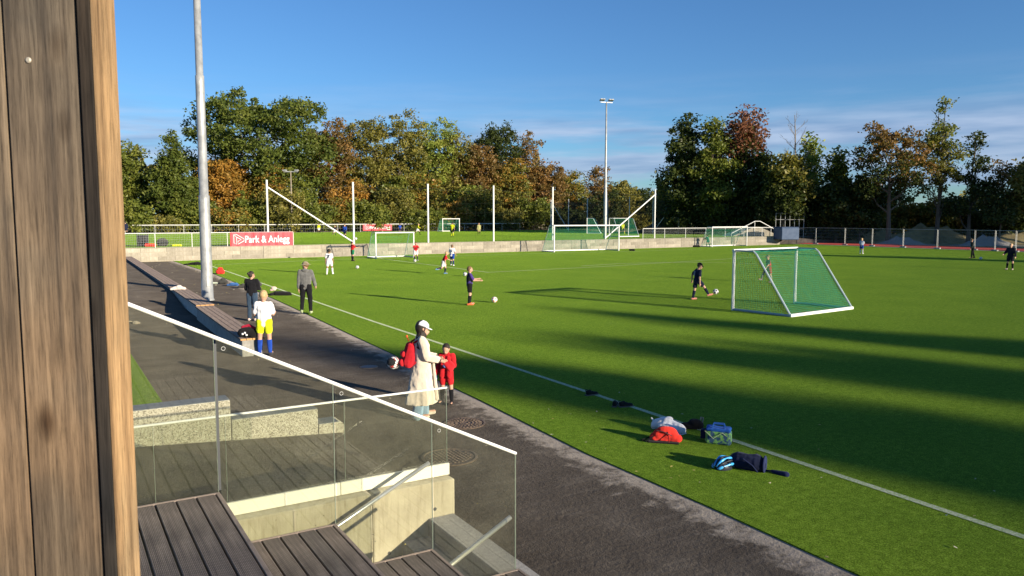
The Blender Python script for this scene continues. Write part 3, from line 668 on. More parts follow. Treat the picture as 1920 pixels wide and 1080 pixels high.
goal2(1285, 433, 2.2, 1.9, R(20), 'folded small white goal with grey mesh at the right of the upper pitch', sp=.2, nr=.007, r=.05, netm=mat('grey_wire', (.2,.2,.2)))

# ------------------------------------------------------------------ construction fence at right
def fence_line(pxs):
    pts = [at(*p) for p in pxs]
    for i in range(len(pts)-1):
        (u0, v0), (u1, v1) = pts[i], pts[i+1]; Ln = math.hypot(u1-u0, v1-v0); a = math.atan2(u1-u0, v1-v0)
        where = ['at the ramp end of the wall', 'left of the boy in the pale shirt', 'right of the boy in the pale shirt', 'under the wide brown maple', 'between the poplar trunk and the maple', 'under the tall poplar', 'behind the man in dark clothes', 'behind the boy in black', 'at the right edge of the view'][i]
        t = thing('mesh_fence_panel', 'tall wire mesh fence panel '+where, 'fence', u0, v0, 0, rot=a, group='wire mesh panels along the far side of the pitch')
        MB().tube([(.05,0,.1),(.05,0,2.0)], .019, 6).build('post', galv, t); MB().tube([(Ln-.05,0,.1),(Ln-.05,0,2.0)], .019, 6).build('post', galv, t)
        MB().tube([(.05,0,2.0),(Ln-.05,0,2.0)], .02, 6).build('top_rail', galv, t); MB().tube([(.05,0,.15),(Ln-.05,0,.15)], .015, 6).build('bottom_rail', galv, t)
        w_ = MB(); x = .2
        while x < Ln-.1: w_.tube([(x,0,.15),(x,0,2.0)], .0055, 3, cap=False); x += .16
        for zz in (.5, .9, 1.3, 1.7): w_.tube([(.05,0,zz),(Ln-.05,0,zz)], .006, 3, cap=False)
        o = w_.build('wire_mesh', mat('grey_wire', (.2,.2,.2)), t); o['kind'] = 'stuff'
        MB().bbox(-.32, .32, -.12, .12, 0, .14, .02).build('foot_block', bench_conc, t)
fence_line([(1475,456.5),(1529,457.7),(1584,459.6),(1635,461.8),(1693,464.2),(1757,466.7),(1827,469),(1865,470.8),(1904,472.5),(1960,475)])
# dark earth ramp beyond the wall end, stair with rails, blue container
g = MB().add([(77.0,60,0),(79,66,0),(77.0,90,.0),(77.3,60.5,.9),(82,66,.05),(84,90,.9),(77.3,90,.95)], [(0,1,4,3),(3,4,5,6)]); 
g = MB().prism([(77,0),(77,.95),(90,.05),(90,0)], 63.8, 68); ground('earth_ramp', g, mat('dark_earth', (.07,.06,.052), .95, (.12,.10,.085), 2, bump=.5))
x, y = atd(1420, 96)
t = thingw('concrete_ramp_stair', 'pale pointed concrete stair flight with white handrails beyond the wall', 'stairs', x, y, Z2, rot=R(10))
MB().prism([(-3.4,0),(3.0,0),(.2,1.15),(-.5,1.15)], 0, 3).build('stair_flight', block_conc, t)
for yy in (-.1,): 
    MB().tube([(-3.6,yy,.35),(-.5,yy,1.85),(.2,yy,1.85),(3.2,yy,.35)], .045, 5).build('handrail', white_metal, t)
    for xx, zt in ((-3.6,.35),(-2.2,1.0),(-.5,1.85),(1.7,1.1),(3.2,.35)): MB().tube([(xx,yy,0),(xx,yy,zt)], .035, 5).build('rail_post', white_metal, t)
x, y = atd(1481, 92); t = thingw('tarpaulin_box', 'blue tarpaulin covered container beside the railing end', 'container', x, y, .6, rot=R(10))
MB().bbox(-1.15, 1.15, 0, 2.0, 0, 1.45, .08).build('cover', mat('blue_tarpaulin', (.045,.075,.14), .7, (.075,.11,.18), 2, bump=.5, bscale=4), t)
MB().bbox(-1.1, 1.1, .05, 1.95, 1.45, 1.53, .03).build('lid', mat('blue_tarpaulin', (.1,.16,.3)), t)
x, y = atd(1479, 99); t = thingw('scaffold_tower', 'grey scaffold frame standing behind the blue container', 'scaffold', x, y, .6)
for xx in (-1.8,-1.2,-.6,0,.6,1.2,1.8): MB().tube([(xx,0,0),(xx,0,3.3)], .04, 5).build('upright', galv, t)
for zz in (1.2, 2.4, 3.2): MB().tube([(-1.8,0,zz),(1.8,0,zz)], .035, 5).build('ledger', galv, t)

# spoil mounds beyond the track
def mound(px, d, wd, h, nm, m, lb):
    x, y = atd(px, d); b = MB(); rr = random.Random(int(px)); n_ = 14
    for i in range(n_+1):
        for j in range(n_+1):
            a, c = i/n_*2-1, j/n_*2-1; q = max(0, 1-(a*a+c*c)**.5)
            b.v.append((a*wd, c*wd*.5, h*(q*q*(3-2*q))*1.2*(1+.25*math.sin(i*1.9)*math.cos(j*1.3))+rr.uniform(-.04,.04)*h-.05))
    for i in range(n_):
        for j in range(n_): k = i*(n_+1)+j; b.f.append((k, k+n_+1, k+n_+2, k+1)); b.m.append(0)
    o = b.build(nm, m, smooth=True); o.location = (x, y, 0); o['kind'] = 'structure'
gravel_m = mat('grey_gravel', (.2,.19,.18)); dry = mat('dry_grass_bank', (.30,.25,.12), .95, (.20,.16,.08), 1.2, bump=.6, bscale=6)
mound(1688, 94, 3.6, .8, 'gravel_mound', gravel_m, ''); mound(1850, 91, 3.8, .95, 'gravel_mound', gravel_m, ''); mound(1620, 104, 8, 1.7, 'grass_bank', dry, ''); mound(1740, 100, 8, 1.9, 'grass_bank', dry, ''); mound(1905, 100, 6, 1.3, 'grass_bank', dry, '')
mound(1250, 118, 9, 2.2, 'earth_bank', soil, ''); 

# ------------------------------------------------------------------ cladding beside the camera
t = thingw('timber_cladding', 'weathered vertical timber cladding with a corner board, its cut side coloured sunlit, close beside the viewer', 'wall', 0, 1.1, 1.7)
z0, z1 = -1.2, 3.2
for i in range(10):
    x1 = -.609-i*.1055; MB().bbox(x1-.1015, x1, 0, .022, z0, z1, .0025).build('plank', wood_clad, t, loc=(0, 0, 0))
MB().bbox(-.6048, -.5862, -.004, .058, z0, z1, .0015).build('shaded_corner_front', wood_shaded_front, t)  # corner board front, weathered and painted darker for its shade
MB().bbox(-.5860, -.5830, -.0035, .060, z0, z1, .001).build('sunlit_corner_side', wood_sunlit_side, t)  # sunward side of the same board, fresh cut and painted lighter as lit
MB().box(-1.66, -.607, .026, .058, z0, z1).build('backing', mat('black_membrane', (.012,.012,.012), .9), t)
r_ = ray(54, 113); k = 1.1/r_.y; sx, sz = r_.x*k, EYE+r_.z*k-1.7
MB().lathe([(.0042,0),(.0042,.001),(.0025,.0022),(.001,.0022)], 14).build('screw_head', mat('zinc_screw', (.42,.38,.31), .5, metal=.3), t, loc=(sx, -.0005, sz), rot=(math.pi/2, 0, 0))

# ------------------------------------------------------------------ TREES
def leaf_mat(name, stops, trans=.35, gloss=.45):
    m = bpy.data.materials.new(name); m.use_nodes = True; n = m.node_tree.nodes; l = m.node_tree.links; n.clear()
    o = n.new('ShaderNodeOutputMaterial'); a = n.new('ShaderNodeAttribute'); a.attribute_name = 'tint'
    c = ramp(n, l, a.outputs['Fac'], stops)
    d = n.new('ShaderNodeBsdfPrincipled'); d.inputs['Roughness'].default_value = gloss; d.inputs['Specular IOR Level'].default_value = .25; l.new(c, d.inputs['Base Color'])
    t = n.new('ShaderNodeBsdfTranslucent'); l.new(M2(n, l, 1.0, c, (1.1,1.15,.7), 'MULTIPLY'), t.inputs[0])
    mx = n.new('ShaderNodeMixShader'); mx.inputs[0].default_value = trans; l.new(d.outputs[0], mx.inputs[1]); l.new(t.outputs[0], mx.inputs[2]); l.new(mx.outputs[0], o.inputs[0])
    return m
LM = {
 'oak': leaf_mat('oak_leaves', [(0,(0.053,0.079,0.018)),(.5,(0.104,0.137,0.025)),(1,(0.184,0.194,0.039))]),
 'green': leaf_mat('green_leaves', [(0,(0.070,0.099,0.021)),(.5,(0.149,0.178,0.031)),(1,(0.262,0.255,0.045))]),
 'lime': leaf_mat('yellow_green_leaves', [(0,(0.109,0.158,0.029)),(.5,(0.234,0.284,0.051)),(1,(0.374,0.374,0.072))]),
 'mixed': leaf_mat('turning_leaves', [(0,(0.086,0.113,0.025)),(.45,(0.187,0.187,0.036)),(.75,(0.359,0.202,0.040)),(1,(0.499,0.209,0.040))]),
 'orange': leaf_mat('orange_leaves', [(0,(0.133,0.121,0.029)),(.4,(0.318,0.185,0.036)),(1,(0.510,0.241,0.043))]),
 'brown': leaf_mat('russet_leaves', [(0,(0.086,0.083,0.029)),(.5,(0.200,0.128,0.040)),(1,(0.344,0.172,0.057))]),
 'olive': leaf_mat('olive_leaves', [(0,(0.088,0.099,0.025)),(.5,(0.192,0.181,0.040)),(1,(0.332,0.273,0.057))]),
 'russet': leaf_mat('red_brown_leaves', [(0,(0.092,0.051,0.031)),(.5,(0.199,0.083,0.046)),(1,(0.305,0.140,0.061))]),
 'dark': leaf_mat('dark_leaves', [(0,(0.028,0.043,0.013)),(.5,(0.052,0.072,0.018)),(1,(0.093,0.112,0.027))]),
}
def quads_mesh(name, C, S, rs, tint, m, aspect=.62, droop=.0):
    n = len(C); a = rs.normal(size=(n,3)); a[:,2] *= .75; a /= np.linalg.norm(a,axis=1)[:,None]
    b = rs.normal(size=(n,3)); b -= a*(a*b).sum(1)[:,None]; b /= np.linalg.norm(b,axis=1)[:,None]
    a = a*S[:,None]; b = b*S[:,None]*aspect
    V = np.stack([C-a, C+b*.9-a*.1, C+a, C-b+a*.15], 1).reshape(-1,3)
    me = bpy.data.meshes.new(name); me.vertices.add(4*n); me.vertices.foreach_set('co', V.ravel())
    me.loops.add(4*n); me.loops.foreach_set('vertex_index', np.arange(4*n)); me.polygons.add(n); me.polygons.foreach_set('loop_start', np.arange(0,4*n,4)); me.polygons.foreach_set('loop_total', np.full(n,4))
    at_ = me.attributes.new('tint','FLOAT','FACE'); at_.data.foreach_set('value', np.clip(tint,0,1).astype(np.float32))
    me.materials.append(m); me.update(); return me
def crown(rs, lobes, clumps, per, leaf, cr, shell=.55):
    lob = np.array(lobes, float); wgt = (lob[:,3]*lob[:,4]*lob[:,5])**.75; idx = rs.choice(len(lob), clumps, p=wgt/wgt.sum())
    d = rs.normal(size=(clumps,3)); d /= np.linalg.norm(d,axis=1)[:,None]
    rr = shell+(1.08-shell)*rs.random(clumps)**.8
    cc = lob[idx,:3]+d*lob[idx,3:6]*rr[:,None]
    sz = cr*(.55+.9*rs.random(clumps)); ct = rs.random(clumps)
    n = clumps*per; k = np.repeat(np.arange(clumps), per)
    off = np.clip(rs.normal(size=(n,3)), -1.7, 1.7)*sz[k][:,None]*np.array([.55,.55,.36])
    C = cc[k]+off; S = leaf*(.6+.8*rs.random(n)); t = .25+.5*ct[k]+.3*(rs.random(n)-.5)
    return C, S, t, cc
def tree(name, label, cat, x, y, z, h, hw, kind, style='round', leaf=.21, clumps=150, per=45, cr=.95, base=.22, seed=0, trunkm=None, group=None, tr=None, shift=0, tipkind=None, lean=0):
    rs = np.random.RandomState(seed+1); rr = random.Random(seed+7)
    t = thingw(name, label, cat, x, y, z, group=group); b0 = h*base; H_ = h-b0; lobes = []
    if style == 'round':
        for i in range(9):
            q = (i+.5)/9; a = i*2.4; wz = math.sin(math.pi*(.18+.72*q))**.8; rl = hw*.52
            lobes.append((math.cos(a)*hw*.5*wz, math.sin(a)*hw*.5*wz, b0+H_*(.14+.70*q), rl*(.75+.5*rr.random()), rl, H_*.17*(.8+.5*rr.random())))
    elif style == 'oak':
        for i in range(15):
            q = (i+.5)/15; a = i*2.4+.4; wz = math.sin(math.pi*(.28+.55*q))
            lobes.append((math.cos(a)*hw*.66*wz, math.sin(a)*hw*.5*wz, b0+H_*(.12+.76*q), hw*.34*(.7+.5*rr.random()), hw*.36, H_*.13*(.8+.5*rr.random())))
    elif style == 'cone':
        for i in range(10):
            q = i/9.; a = i*2.4; wz = (1-q)**.75
            lobes.append((math.cos(a)*hw*.3*wz, math.sin(a)*hw*.3*wz, b0+H_*(.08+.84*q), max(.5,hw*.72*wz), max(.5,hw*.72*wz), H_*.11))
    elif style == 'poplar':
        for i in range(11):
            q = i/10.; a = i*2.4; wz = (math.sin(math.pi*min(1,.22+.72*q))**.7)
            lobes.append((math.cos(a)*hw*.35*wz, math.sin(a)*hw*.35*wz, b0+H_*(.04+.90*q), max(.4,hw*.62*wz), max(.4,hw*.62*wz), H_*.09))
    elif style == 'layer':
        for i in range(10):
            q = i/9.; a = rr.random()*6.28; wz = (1-.75*q)
            lobes.append((math.cos(a)*hw*.45*wz, math.sin(a)*hw*.45*wz, b0+H_*(.05+.88*q), max(.7,hw*.62*wz), max(.7,hw*.62*wz), H_*.035))
    elif style == 'bush':
        for i in range(6):
            a = i*1.05; lobes.append((math.cos(a)*hw*.5, math.sin(a)*hw*.4, h*(.35+.22*rr.random()), hw*.5, hw*.45, h*.38))
    if style != 'bare':
        if leaf < .33: clumps, per = int(clumps*1.45), int(per*1.25)
        C, S, tt, cc = crown(rs, lobes, clumps, per, leaf, cr)
        if shift: C[:,0] += shift*(C[:,2]/h)
        keep = C[:,2] > .15; C, S, tt = C[keep], S[keep], tt[keep]
        me = quads_mesh('crown', C, S, rs, tt, LM[kind])
        if tipkind:
            me.materials.append(LM[tipkind]); zz = C[:,2]/h+rs.normal(size=len(C))*.12+.08*np.sin(C[:,0]*1.7+C[:,1]); xx = (C[:,0]/hw)
            me.polygons.foreach_set('material_index', ((zz+.12*xx) > .66).astype(np.int32))
        link('crown', me, t)
    else: cc = None
    # trunk with limbs
    b = MB(); tr = tr or max(.09, h*.013); top = h*(.80 if style != 'bare' else .97); pts = []; n_ = 7
    for i in range(n_+1):
        q = i/n_; pts.append((rr.uniform(-.12,.12)*q*2+lean*q*h+shift*q*.6, rr.uniform(-.12,.12)*q*2, -.3+q*(top+.3)))
    b.tube(pts, [tr*(1.35 if i == 0 else 1)*(1-.82*i/n_) for i in range(n_+1)], 7)
    def pt(q): f_ = q*n_; i = min(int(f_), n_-1); a = Vector(pts[i]); return a+(Vector(pts[i+1])-a)*(f_-i)
    if style == 'bare':
        def br(p, d, ln, r, lv):
            q = p+d*ln; m_ = p+d*ln*.5+Vector((rr.uniform(-1,1),rr.uniform(-1,1),.3))*ln*.08; b.tube([p, m_, q], [r, r*.75, r*.45], 4, cap=False)
            if lv:
                for _ in range(3): 
                    s_ = p.lerp(q, rr.uniform(.35,1)); dd = (d+Vector((rr.uniform(-1,1),rr.uniform(-1,1),rr.uniform(-.1,.8)))*.65).normalized(); br(s_, dd, ln*rr.uniform(.45,.7), r*.5, lv-1)
        for i in range(16):
            a = i*2.4; q = .42+.55*i/16; br(pt(q), Vector((math.cos(a),math.sin(a),.9)).normalized(), hw*1.0*(1.15-q*.7), tr*.42*(1.2-q), 3)
    elif style != 'bush':
        for i, lo in enumerate(lobes):
            e_ = Vector(lo[:3]); q = max(.15, min(.9, (e_.z-.22*h*rr.random())/top*.85)); p = pt(q); m_ = p.lerp(e_, .5)+Vector((0,0,-.04*h))
            b.tube([p, m_, e_], [tr*.5*(1-q*.6), tr*.33*(1-q*.5), tr*.10], 5, cap=False)
            for _ in range(3):
                e2 = e_+Vector((rr.uniform(-1,1)*lo[3], rr.uniform(-1,1)*lo[4], rr.uniform(-.5,1)*lo[5]))*.9; s_ = m_.lerp(e_, rr.uniform(.3,1)); b.tube([s_, (s_+e2)/2+Vector((0,0,.15)), e2], [tr*.18, tr*.12, tr*.04], 4, cap=False)
    else:
        for i in range(5): b.tube([(0,0,0),(rr.uniform(-1,1)*hw*.5, rr.uniform(-1,1)*hw*.4, h*.6)], [.06,.02], 4, cap=False)
    b.build('trunk', trunkm or bark, t)
    return t
# (photo x, photo y of the top, half width px, depth, kind, style, options, label)
TR = [
 (-40,250,60,118,'olive','round',dict(),'olive tree beyond the left side of the view, farthest out'),
 (60,262,58,117,'mixed','round',dict(),'turning tree hidden behind the cladding, second from the end'),
 (150,240,60,119,'green','round',dict(),'green tree hidden behind the cladding next to the view'),
 (238,268,42,118,'green','round',dict(),'dark green tree just right of the wooden cladding, leftmost of the wood'),
 (330,256,66,112,'oak','cone',dict(clumps=230,per=50,base=.20),'pointed dark green tree left of the steel pole with bare trunk below'),
 (492,176,146,120,'oak','oak',dict(clumps=400,per=50,base=.30,cr=1.1,leaf=.24),'largest oak tree, broad dark green, right behind the steel pole'),
 (424,298,44,113,'orange','round',dict(base=.1,clumps=150),'small orange maple at the right edge of the steel pole'),
 (505,312,50,114,'mixed','round',dict(base=.1),'green and orange maple beneath the broad oak, above the banner'),
 (560,345,44,113,'green','round',dict(base=.05),'low green tree behind the thin lamp mast'),
 (628,222,52,121,'brown','round',dict(cr=1.0,per=38),'tall sparse russet tree right of the broad oak'),
 (690,212,54,122,'olive','round',dict(per=36,clumps=170),'tall olive green tree with airy top above the small red banner'),
 (655,345,56,114,'orange','round',dict(base=.08),'orange brown maple behind the second white post'),
 (752,212,56,121,'olive','round',dict(per=36,clumps=180),'tall olive brown tree left of the lime green one'),
 (810,222,50,122,'lime','round',dict(per=38,clumps=170),'tall lime green tree in the middle of the wood'),
 (735,330,50,114,'green','round',dict(base=.05),'dark green lower tree between the red banner and the third white post'),
 (800,330,44,114,'mixed','round',dict(base=.06),'low orange and green maple right behind the third white post'),
 (852,240,42,121,'olive','round',dict(per=34),'thin topped olive tree right of the lime green one'),
 (895,268,50,119,'brown','round',dict(per=42,clumps=170),'golden brown tree below the twin dark tops'),
 (932,228,52,122,'dark','round',dict(per=40,clumps=170,base=.35),'tall dark green tree with twin rounded tops'),
 (880,345,48,113,'lime','round',dict(base=.05),'low yellow green tree behind the goalkeeper in the yellow vest'),
 (985,244,42,121,'brown','round',dict(per=26,clumps=130),'thin leaved brown tree at the right end of the tall wood'),
 (955,300,50,116,'mixed','round',dict(base=.12,clumps=180),'orange and green tree behind the fourth white post'),
 (1015,308,50,118,'brown','round',dict(base=.1,clumps=190),'brown tree at the fifth white post'),
 (1065,325,40,122,'mixed','round',dict(base=.1),'low orange brown tree in the dip of the wood'),
 (1118,311,26,124,'brown','round',dict(per=30,clumps=90),'slim thin leaved tree beside the tall lamp mast'),
 (1158,342,40,126,'olive','round',dict(base=.08),'low olive tree right of the tall lamp mast'),
 (1205,352,40,128,'dark','round',dict(base=.05),'low dark tree left of the big poplars'),
 (1283,220,52,108,'dark','poplar',dict(clumps=190,per=40,base=.18,cr=1.0),'big leafy poplar, leftmost of the right group'),
 (1335,226,46,106,'green','poplar',dict(clumps=160,per=36,base=.2),'middle green tree between the poplar and the russet one'),
 (1385,208,54,107,'dark','round',dict(clumps=190,per=38,base=.2,tipkind='russet'),'tall tree with reddish brown top in the right group'),
 (1425,290,34,104,'dark','round',dict(clumps=120,base=.12),'dark tree right below the reddish topped one'),
 (1484,212,34,102,'olive','bare',dict(trunkm=bark_pale),'bare leafless tree with pale branches against the sky'),
 (1466,283,42,100,'dark','round',dict(clumps=170,per=42,base=.15,tipkind='olive'),'dark tree in front of the bare one'),
 (1516,256,26,103,'lime','poplar',dict(clumps=90,per=22,trunkm=bark_pale,base=.3),'pale thin leaved birch right of the bare tree'),
 (1566,284,34,99,'dark','cone',dict(clumps=180,per=42,base=.1,tipkind='green'),'pointed dark tree left of the wide brown maple'),
 (1610,330,40,98,'dark','round',dict(clumps=130,base=.1),'dark low tree against the left side of the wide maple'),
 (1664,234,72,95,'dark','oak',dict(clumps=165,per=30,base=.34,cr=.75,tipkind='brown',leaf=.18,tr=.3),'wide dark maple with brown top and forked trunk'),
 (1755,194,40,96,'olive','poplar',dict(clumps=120,per=25,base=.30,cr=.7,leaf=.17,tr=.3,tipkind='green'),'tallest slender poplar on the right side'),
 (1814,250,44,95,'dark','layer',dict(clumps=90,per=28,base=.26,cr=.8,tr=.24,leaf=.17),'dark tree with layered branches right of the slender poplar'),
 (1872,302,40,93,'dark','layer',dict(clumps=80,per=28,base=.25,cr=.85,leaf=.17,tipkind='brown'),'dark layered tree second from the right edge'),
 (1922,296,34,92,'olive','round',dict(clumps=120,per=32,base=.3),'olive tree cut by the right edge of the view'),
]
def fdep(px): return 118/(.855-.518*(px-960)/1440)
for i, (px, py, hwp, d, kind, style, opt, lb) in enumerate(TR):
    if px < 1240: d = fdep(px)+4+(d-106)*.75
    x, y = atd(px, d); zb_ = Z2 if px < 1240 else .3
    opt = dict(opt); opt.setdefault('clumps', 150)
    tree('tree', lb, 'tree', x, y, zb_, hz(py, d)-zb_, hwp/FPX*d, kind, style, seed=i*3+11, group='trees around the pitches', **opt)
# bushes
BU = [(245,382,34,110,'green'),(300,392,30,110,'lime'),(365,395,30,110,'green'),(430,372,32,109,'olive'),(478,360,34,109,'green'),(530,372,32,109,'lime'),(590,362,32,109,'green'),(640,378,30,109,'olive'),
      (690,362,34,109,'green'),(740,378,30,109,'lime'),(790,372,32,109,'green'),(845,374,32,110,'lime'),(900,372,32,110,'olive'),(948,385,26,111,'lime'),(1000,382,30,113,'green'),(1060,375,32,116,'dark'),(1120,380,34,118,'dark'),(1180,375,34,120,'dark'),(1235,372,32,116,'dark'),
      (1290,370,34,108,'dark'),(1350,362,36,107,'dark'),(1410,360,36,106,'dark'),(1460,370,34,104,'dark'),(1520,362,36,102,'dark'),(1575,380,32,100,'dark'),(1620,368,34,106,'olive'),(1672,362,34,108,'mixed'),(1715,366,32,108,'olive'),(1760,372,30,106,'mixed'),(1800,362,30,108,'lime'),(1842,372,30,104,'dark'),(1880,365,32,104,'olive'),(1915,372,26,100,'dark')]
BUSHWHERE = ['beside the timber cladding edge','left of the pointed dark tree','right under the pointed dark tree','half behind the steel pole','right of the steel pole above the large banner','below the broad oak, left of the lamp mast','at the foot of the thin lamp mast','right of the thin lamp mast','just left of the small red banner','above the small red banner','at the foot of the third white post','left of the distant white goal','behind the distant white goal','at the fourth white post','between the fourth and fifth white posts','at the fifth white post','left of the tall lamp mast','right of the tall lamp mast','at the top of the right slanting brace','under the left edge of the big poplar','between the big poplar and the russet topped tree','under the russet topped tree','behind the blue container','left below the bare tree','under the pale birch','below the pointed dark tree on the right','left of the wide maple trunk','just behind the wide maple trunk','right of the wide maple trunk','at the slender poplar trunk','right of the slender poplar','behind the man in dark clothes','at the right edge above the boy in black']
ord_ = ['green','bushy','leafy']
for i, (px, py, hwp, d, kind) in enumerate(BU):
    x, y = atd(px, d); zb_ = Z2 if px < 1240 else .2
    if px < 1240: d = fdep(px)+1.5+(i*7 % 5)*.9; x, y = atd(px, d)
    tone = {'green':'mid green','lime':'yellow green','olive':'olive','dark':'dark green','mixed':'orange tinged'}[kind]
    tree('bush', f'{tone} bush '+BUSHWHERE[i], 'bush', x, y, zb_, hz(py-14+[0,26,-14,30,8,-20,18][i % 7], d)-zb_, hwp/FPX*d*1.3, [kind, 'olive' if px < 1240 else kind, kind, 'mixed' if px < 1000 else kind][i % 4], 'bush', seed=i+500, clumps=80, per=46, cr=.8, leaf=.19, group='bushes at the foot of the trees')
# dense background wood
rs = np.random.RandomState(9); Cs = []; 
def belt(xa, xb, d0, d1, ha, hb, n):
    px = xa+(xb-xa)*rs.random(n); d = (118/(.855-.518*(px-960)/1440)+14+14*rs.random(n)) if xa < 1200 else d0+(d1-d0)*rs.random(n); top = ha+(hb-ha)*(px-xa)/(xb-xa)+22*np.sin(px*.041)+14*np.sin(px*.11+1)+9*np.sin(px*.23)
    zt = EYE+(408-top)/FPX*d; return np.stack([(px-960)/FPX*d, d, .5+(zt-.5)*rs.random(n)**.8], 1)
C = np.concatenate([belt(-120,1010,124,138,315,318,78000), belt(1000,1260,130,140,366,380,13000), belt(1230,1600,112,122,335,356,26000), belt(1600,1960,118,130,396,398,7000)])
me = quads_mesh('background_wood', C, .27*(.6+.8*rs.random(len(C))), rs, rs.random(len(C)), LM['olive']); o = link('background_wood', me); tag(o, 'dense belt of lower trees filling the wood behind', 'wood', kind='stuff')
# trees out of view that throw the long shadows across the pitch
sh = Vector((-math.cos(SA), math.sin(SA), 0)); tanE = math.tan(SUN_EL)
nv_ = Vector((math.sin(SA), math.cos(SA), 0))
def caster(n_, d_, dist, hw, lb, seed, style='round', **k):
    P = nv_*n_+sh*(d_-dist); h = dist*tanE; k.setdefault('clumps', 220); k.setdefault('per', 36)
    tree('tree', lb, 'tree', P.x, P.y, 0, h*1.0, hw, 'green', style, seed=seed, leaf=.34, cr=.8, base=.35, **k)
caster(22.3, 13.4, 105, 2.3, 'pointed tree behind the viewer, farthest from the grandstand', 71, 'poplar')
caster(17.0, 8.2, 105, 1.5, 'slim second tree behind the viewer in its row', 72, 'poplar')
caster(18.3, 5.0, 100, 1.3, 'slim short tree beside the second one behind the viewer', 77, 'poplar')
caster(11.8, 15.4, 110, 2.1, 'broad third tree behind the viewer', 73, 'poplar', clumps=300)
caster(12.4, 11.0, 105, 1.7, 'fourth tree behind the viewer nearest the grandstand', 74, clumps=260)
caster(11.3, 8.6, 100, 1.2, 'round low tree behind the viewer beside the grandstand', 75, clumps=260)
u, v = at(1500, 477.5); P = W(u, v)
caster(P.dot(nv_), P.dot(sh), 88, 1.1, 'slender tree beyond the right side of the pitch, outside the view', 78, 'poplar')
for i in range(7):
    x = 78+i*7.2; y = 92-i*11
    tree('tree', 'tall tree of the row outside the view on the right', 'tree', x, y, 0, 20+3*math.sin(i*2), 4.8, 'green', 'round', seed=90+i, leaf=.6, clumps=140, per=26, cr=1.4, base=.60, group='row of trees outside the view on the right')

# ------------------------------------------------------------------ PEOPLE
def cap_prim(mb, a, ra, b, rb, n=10):
    a = Vector(a); b = Vector(b); d = b-a; L_ = d.length; d = d.normalized() if L_ > 1e-6 else Vector((0,0,1)); pts = []; rs_ = []
    for i in range(3): t = math.pi/2*i/3; pts.append(a-d*ra*math.cos(t)); rs_.append(max(.0008, ra*math.sin(t)))
    pts.append(a); rs_.append(ra); pts.append(b); rs_.append(rb)
    for i in range(1, 4): t = math.pi/2*i/3; pts.append(b+d*rb*math.sin(t)); rs_.append(max(.0008, rb*math.cos(t)))
    mb.tube(pts, rs_, n)
def blob(name, prims, m, parent, vox, disp=0, bump_scale=.12):
    b = MB()
    for p in prims:
        if p[0] == 'c': cap_prim(b, *p[1:5])
        elif p[0] == 'e': b.ell(p[1], p[2], 14)
        elif p[0] == 'l':                                # loft of elliptical rings: (centre, rx, ry, fold)
            rings = p[1]; n = 28; k = len(b.v)
            for c, rx, ry, fo in rings:
                for j in range(n):
                    t = 2*math.pi*j/n; q = 1+fo*math.sin(5*t+1)+fo*.6*math.sin(9*t)
                    b.v.append((c[0]+rx*q*math.cos(t), c[1]+ry*q*math.sin(t), c[2]))
            for i in range(len(rings)-1):
                for j in range(n): b.f.append((k+i*n+j, k+i*n+(j+1)%n, k+(i+1)*n+(j+1)%n, k+(i+1)*n+j)); b.m.append(0)
            b.f.append(tuple(k+j for j in range(n))[::-1]); b.m.append(0); b.f.append(tuple(k+(len(rings)-1)*n+j for j in range(n))); b.m.append(0)
        elif p[0] == 'b': b.bbox(*p[1:8])
    o = b.build(name, m, parent); rm = o.modifiers.new('remesh', 'REMESH'); rm.mode = 'VOXEL'; rm.voxel_size = vox; rm.use_smooth_shade = True
    sm = o.modifiers.new('smooth', 'SMOOTH'); sm.iterations = 3; sm.factor = .5
    if disp:
        tx = bpy.data.textures.get('folds') or bpy.data.textures.new('folds', 'CLOUDS'); tx.noise_scale = bump_scale
        dm = o.modifiers.new('folds', 'DISPLACE'); dm.texture = tx; dm.strength = disp; dm.mid_level = .5; dm.texture_coords = 'LOCAL'
    PENDING.append(o); return o
PENDING = []
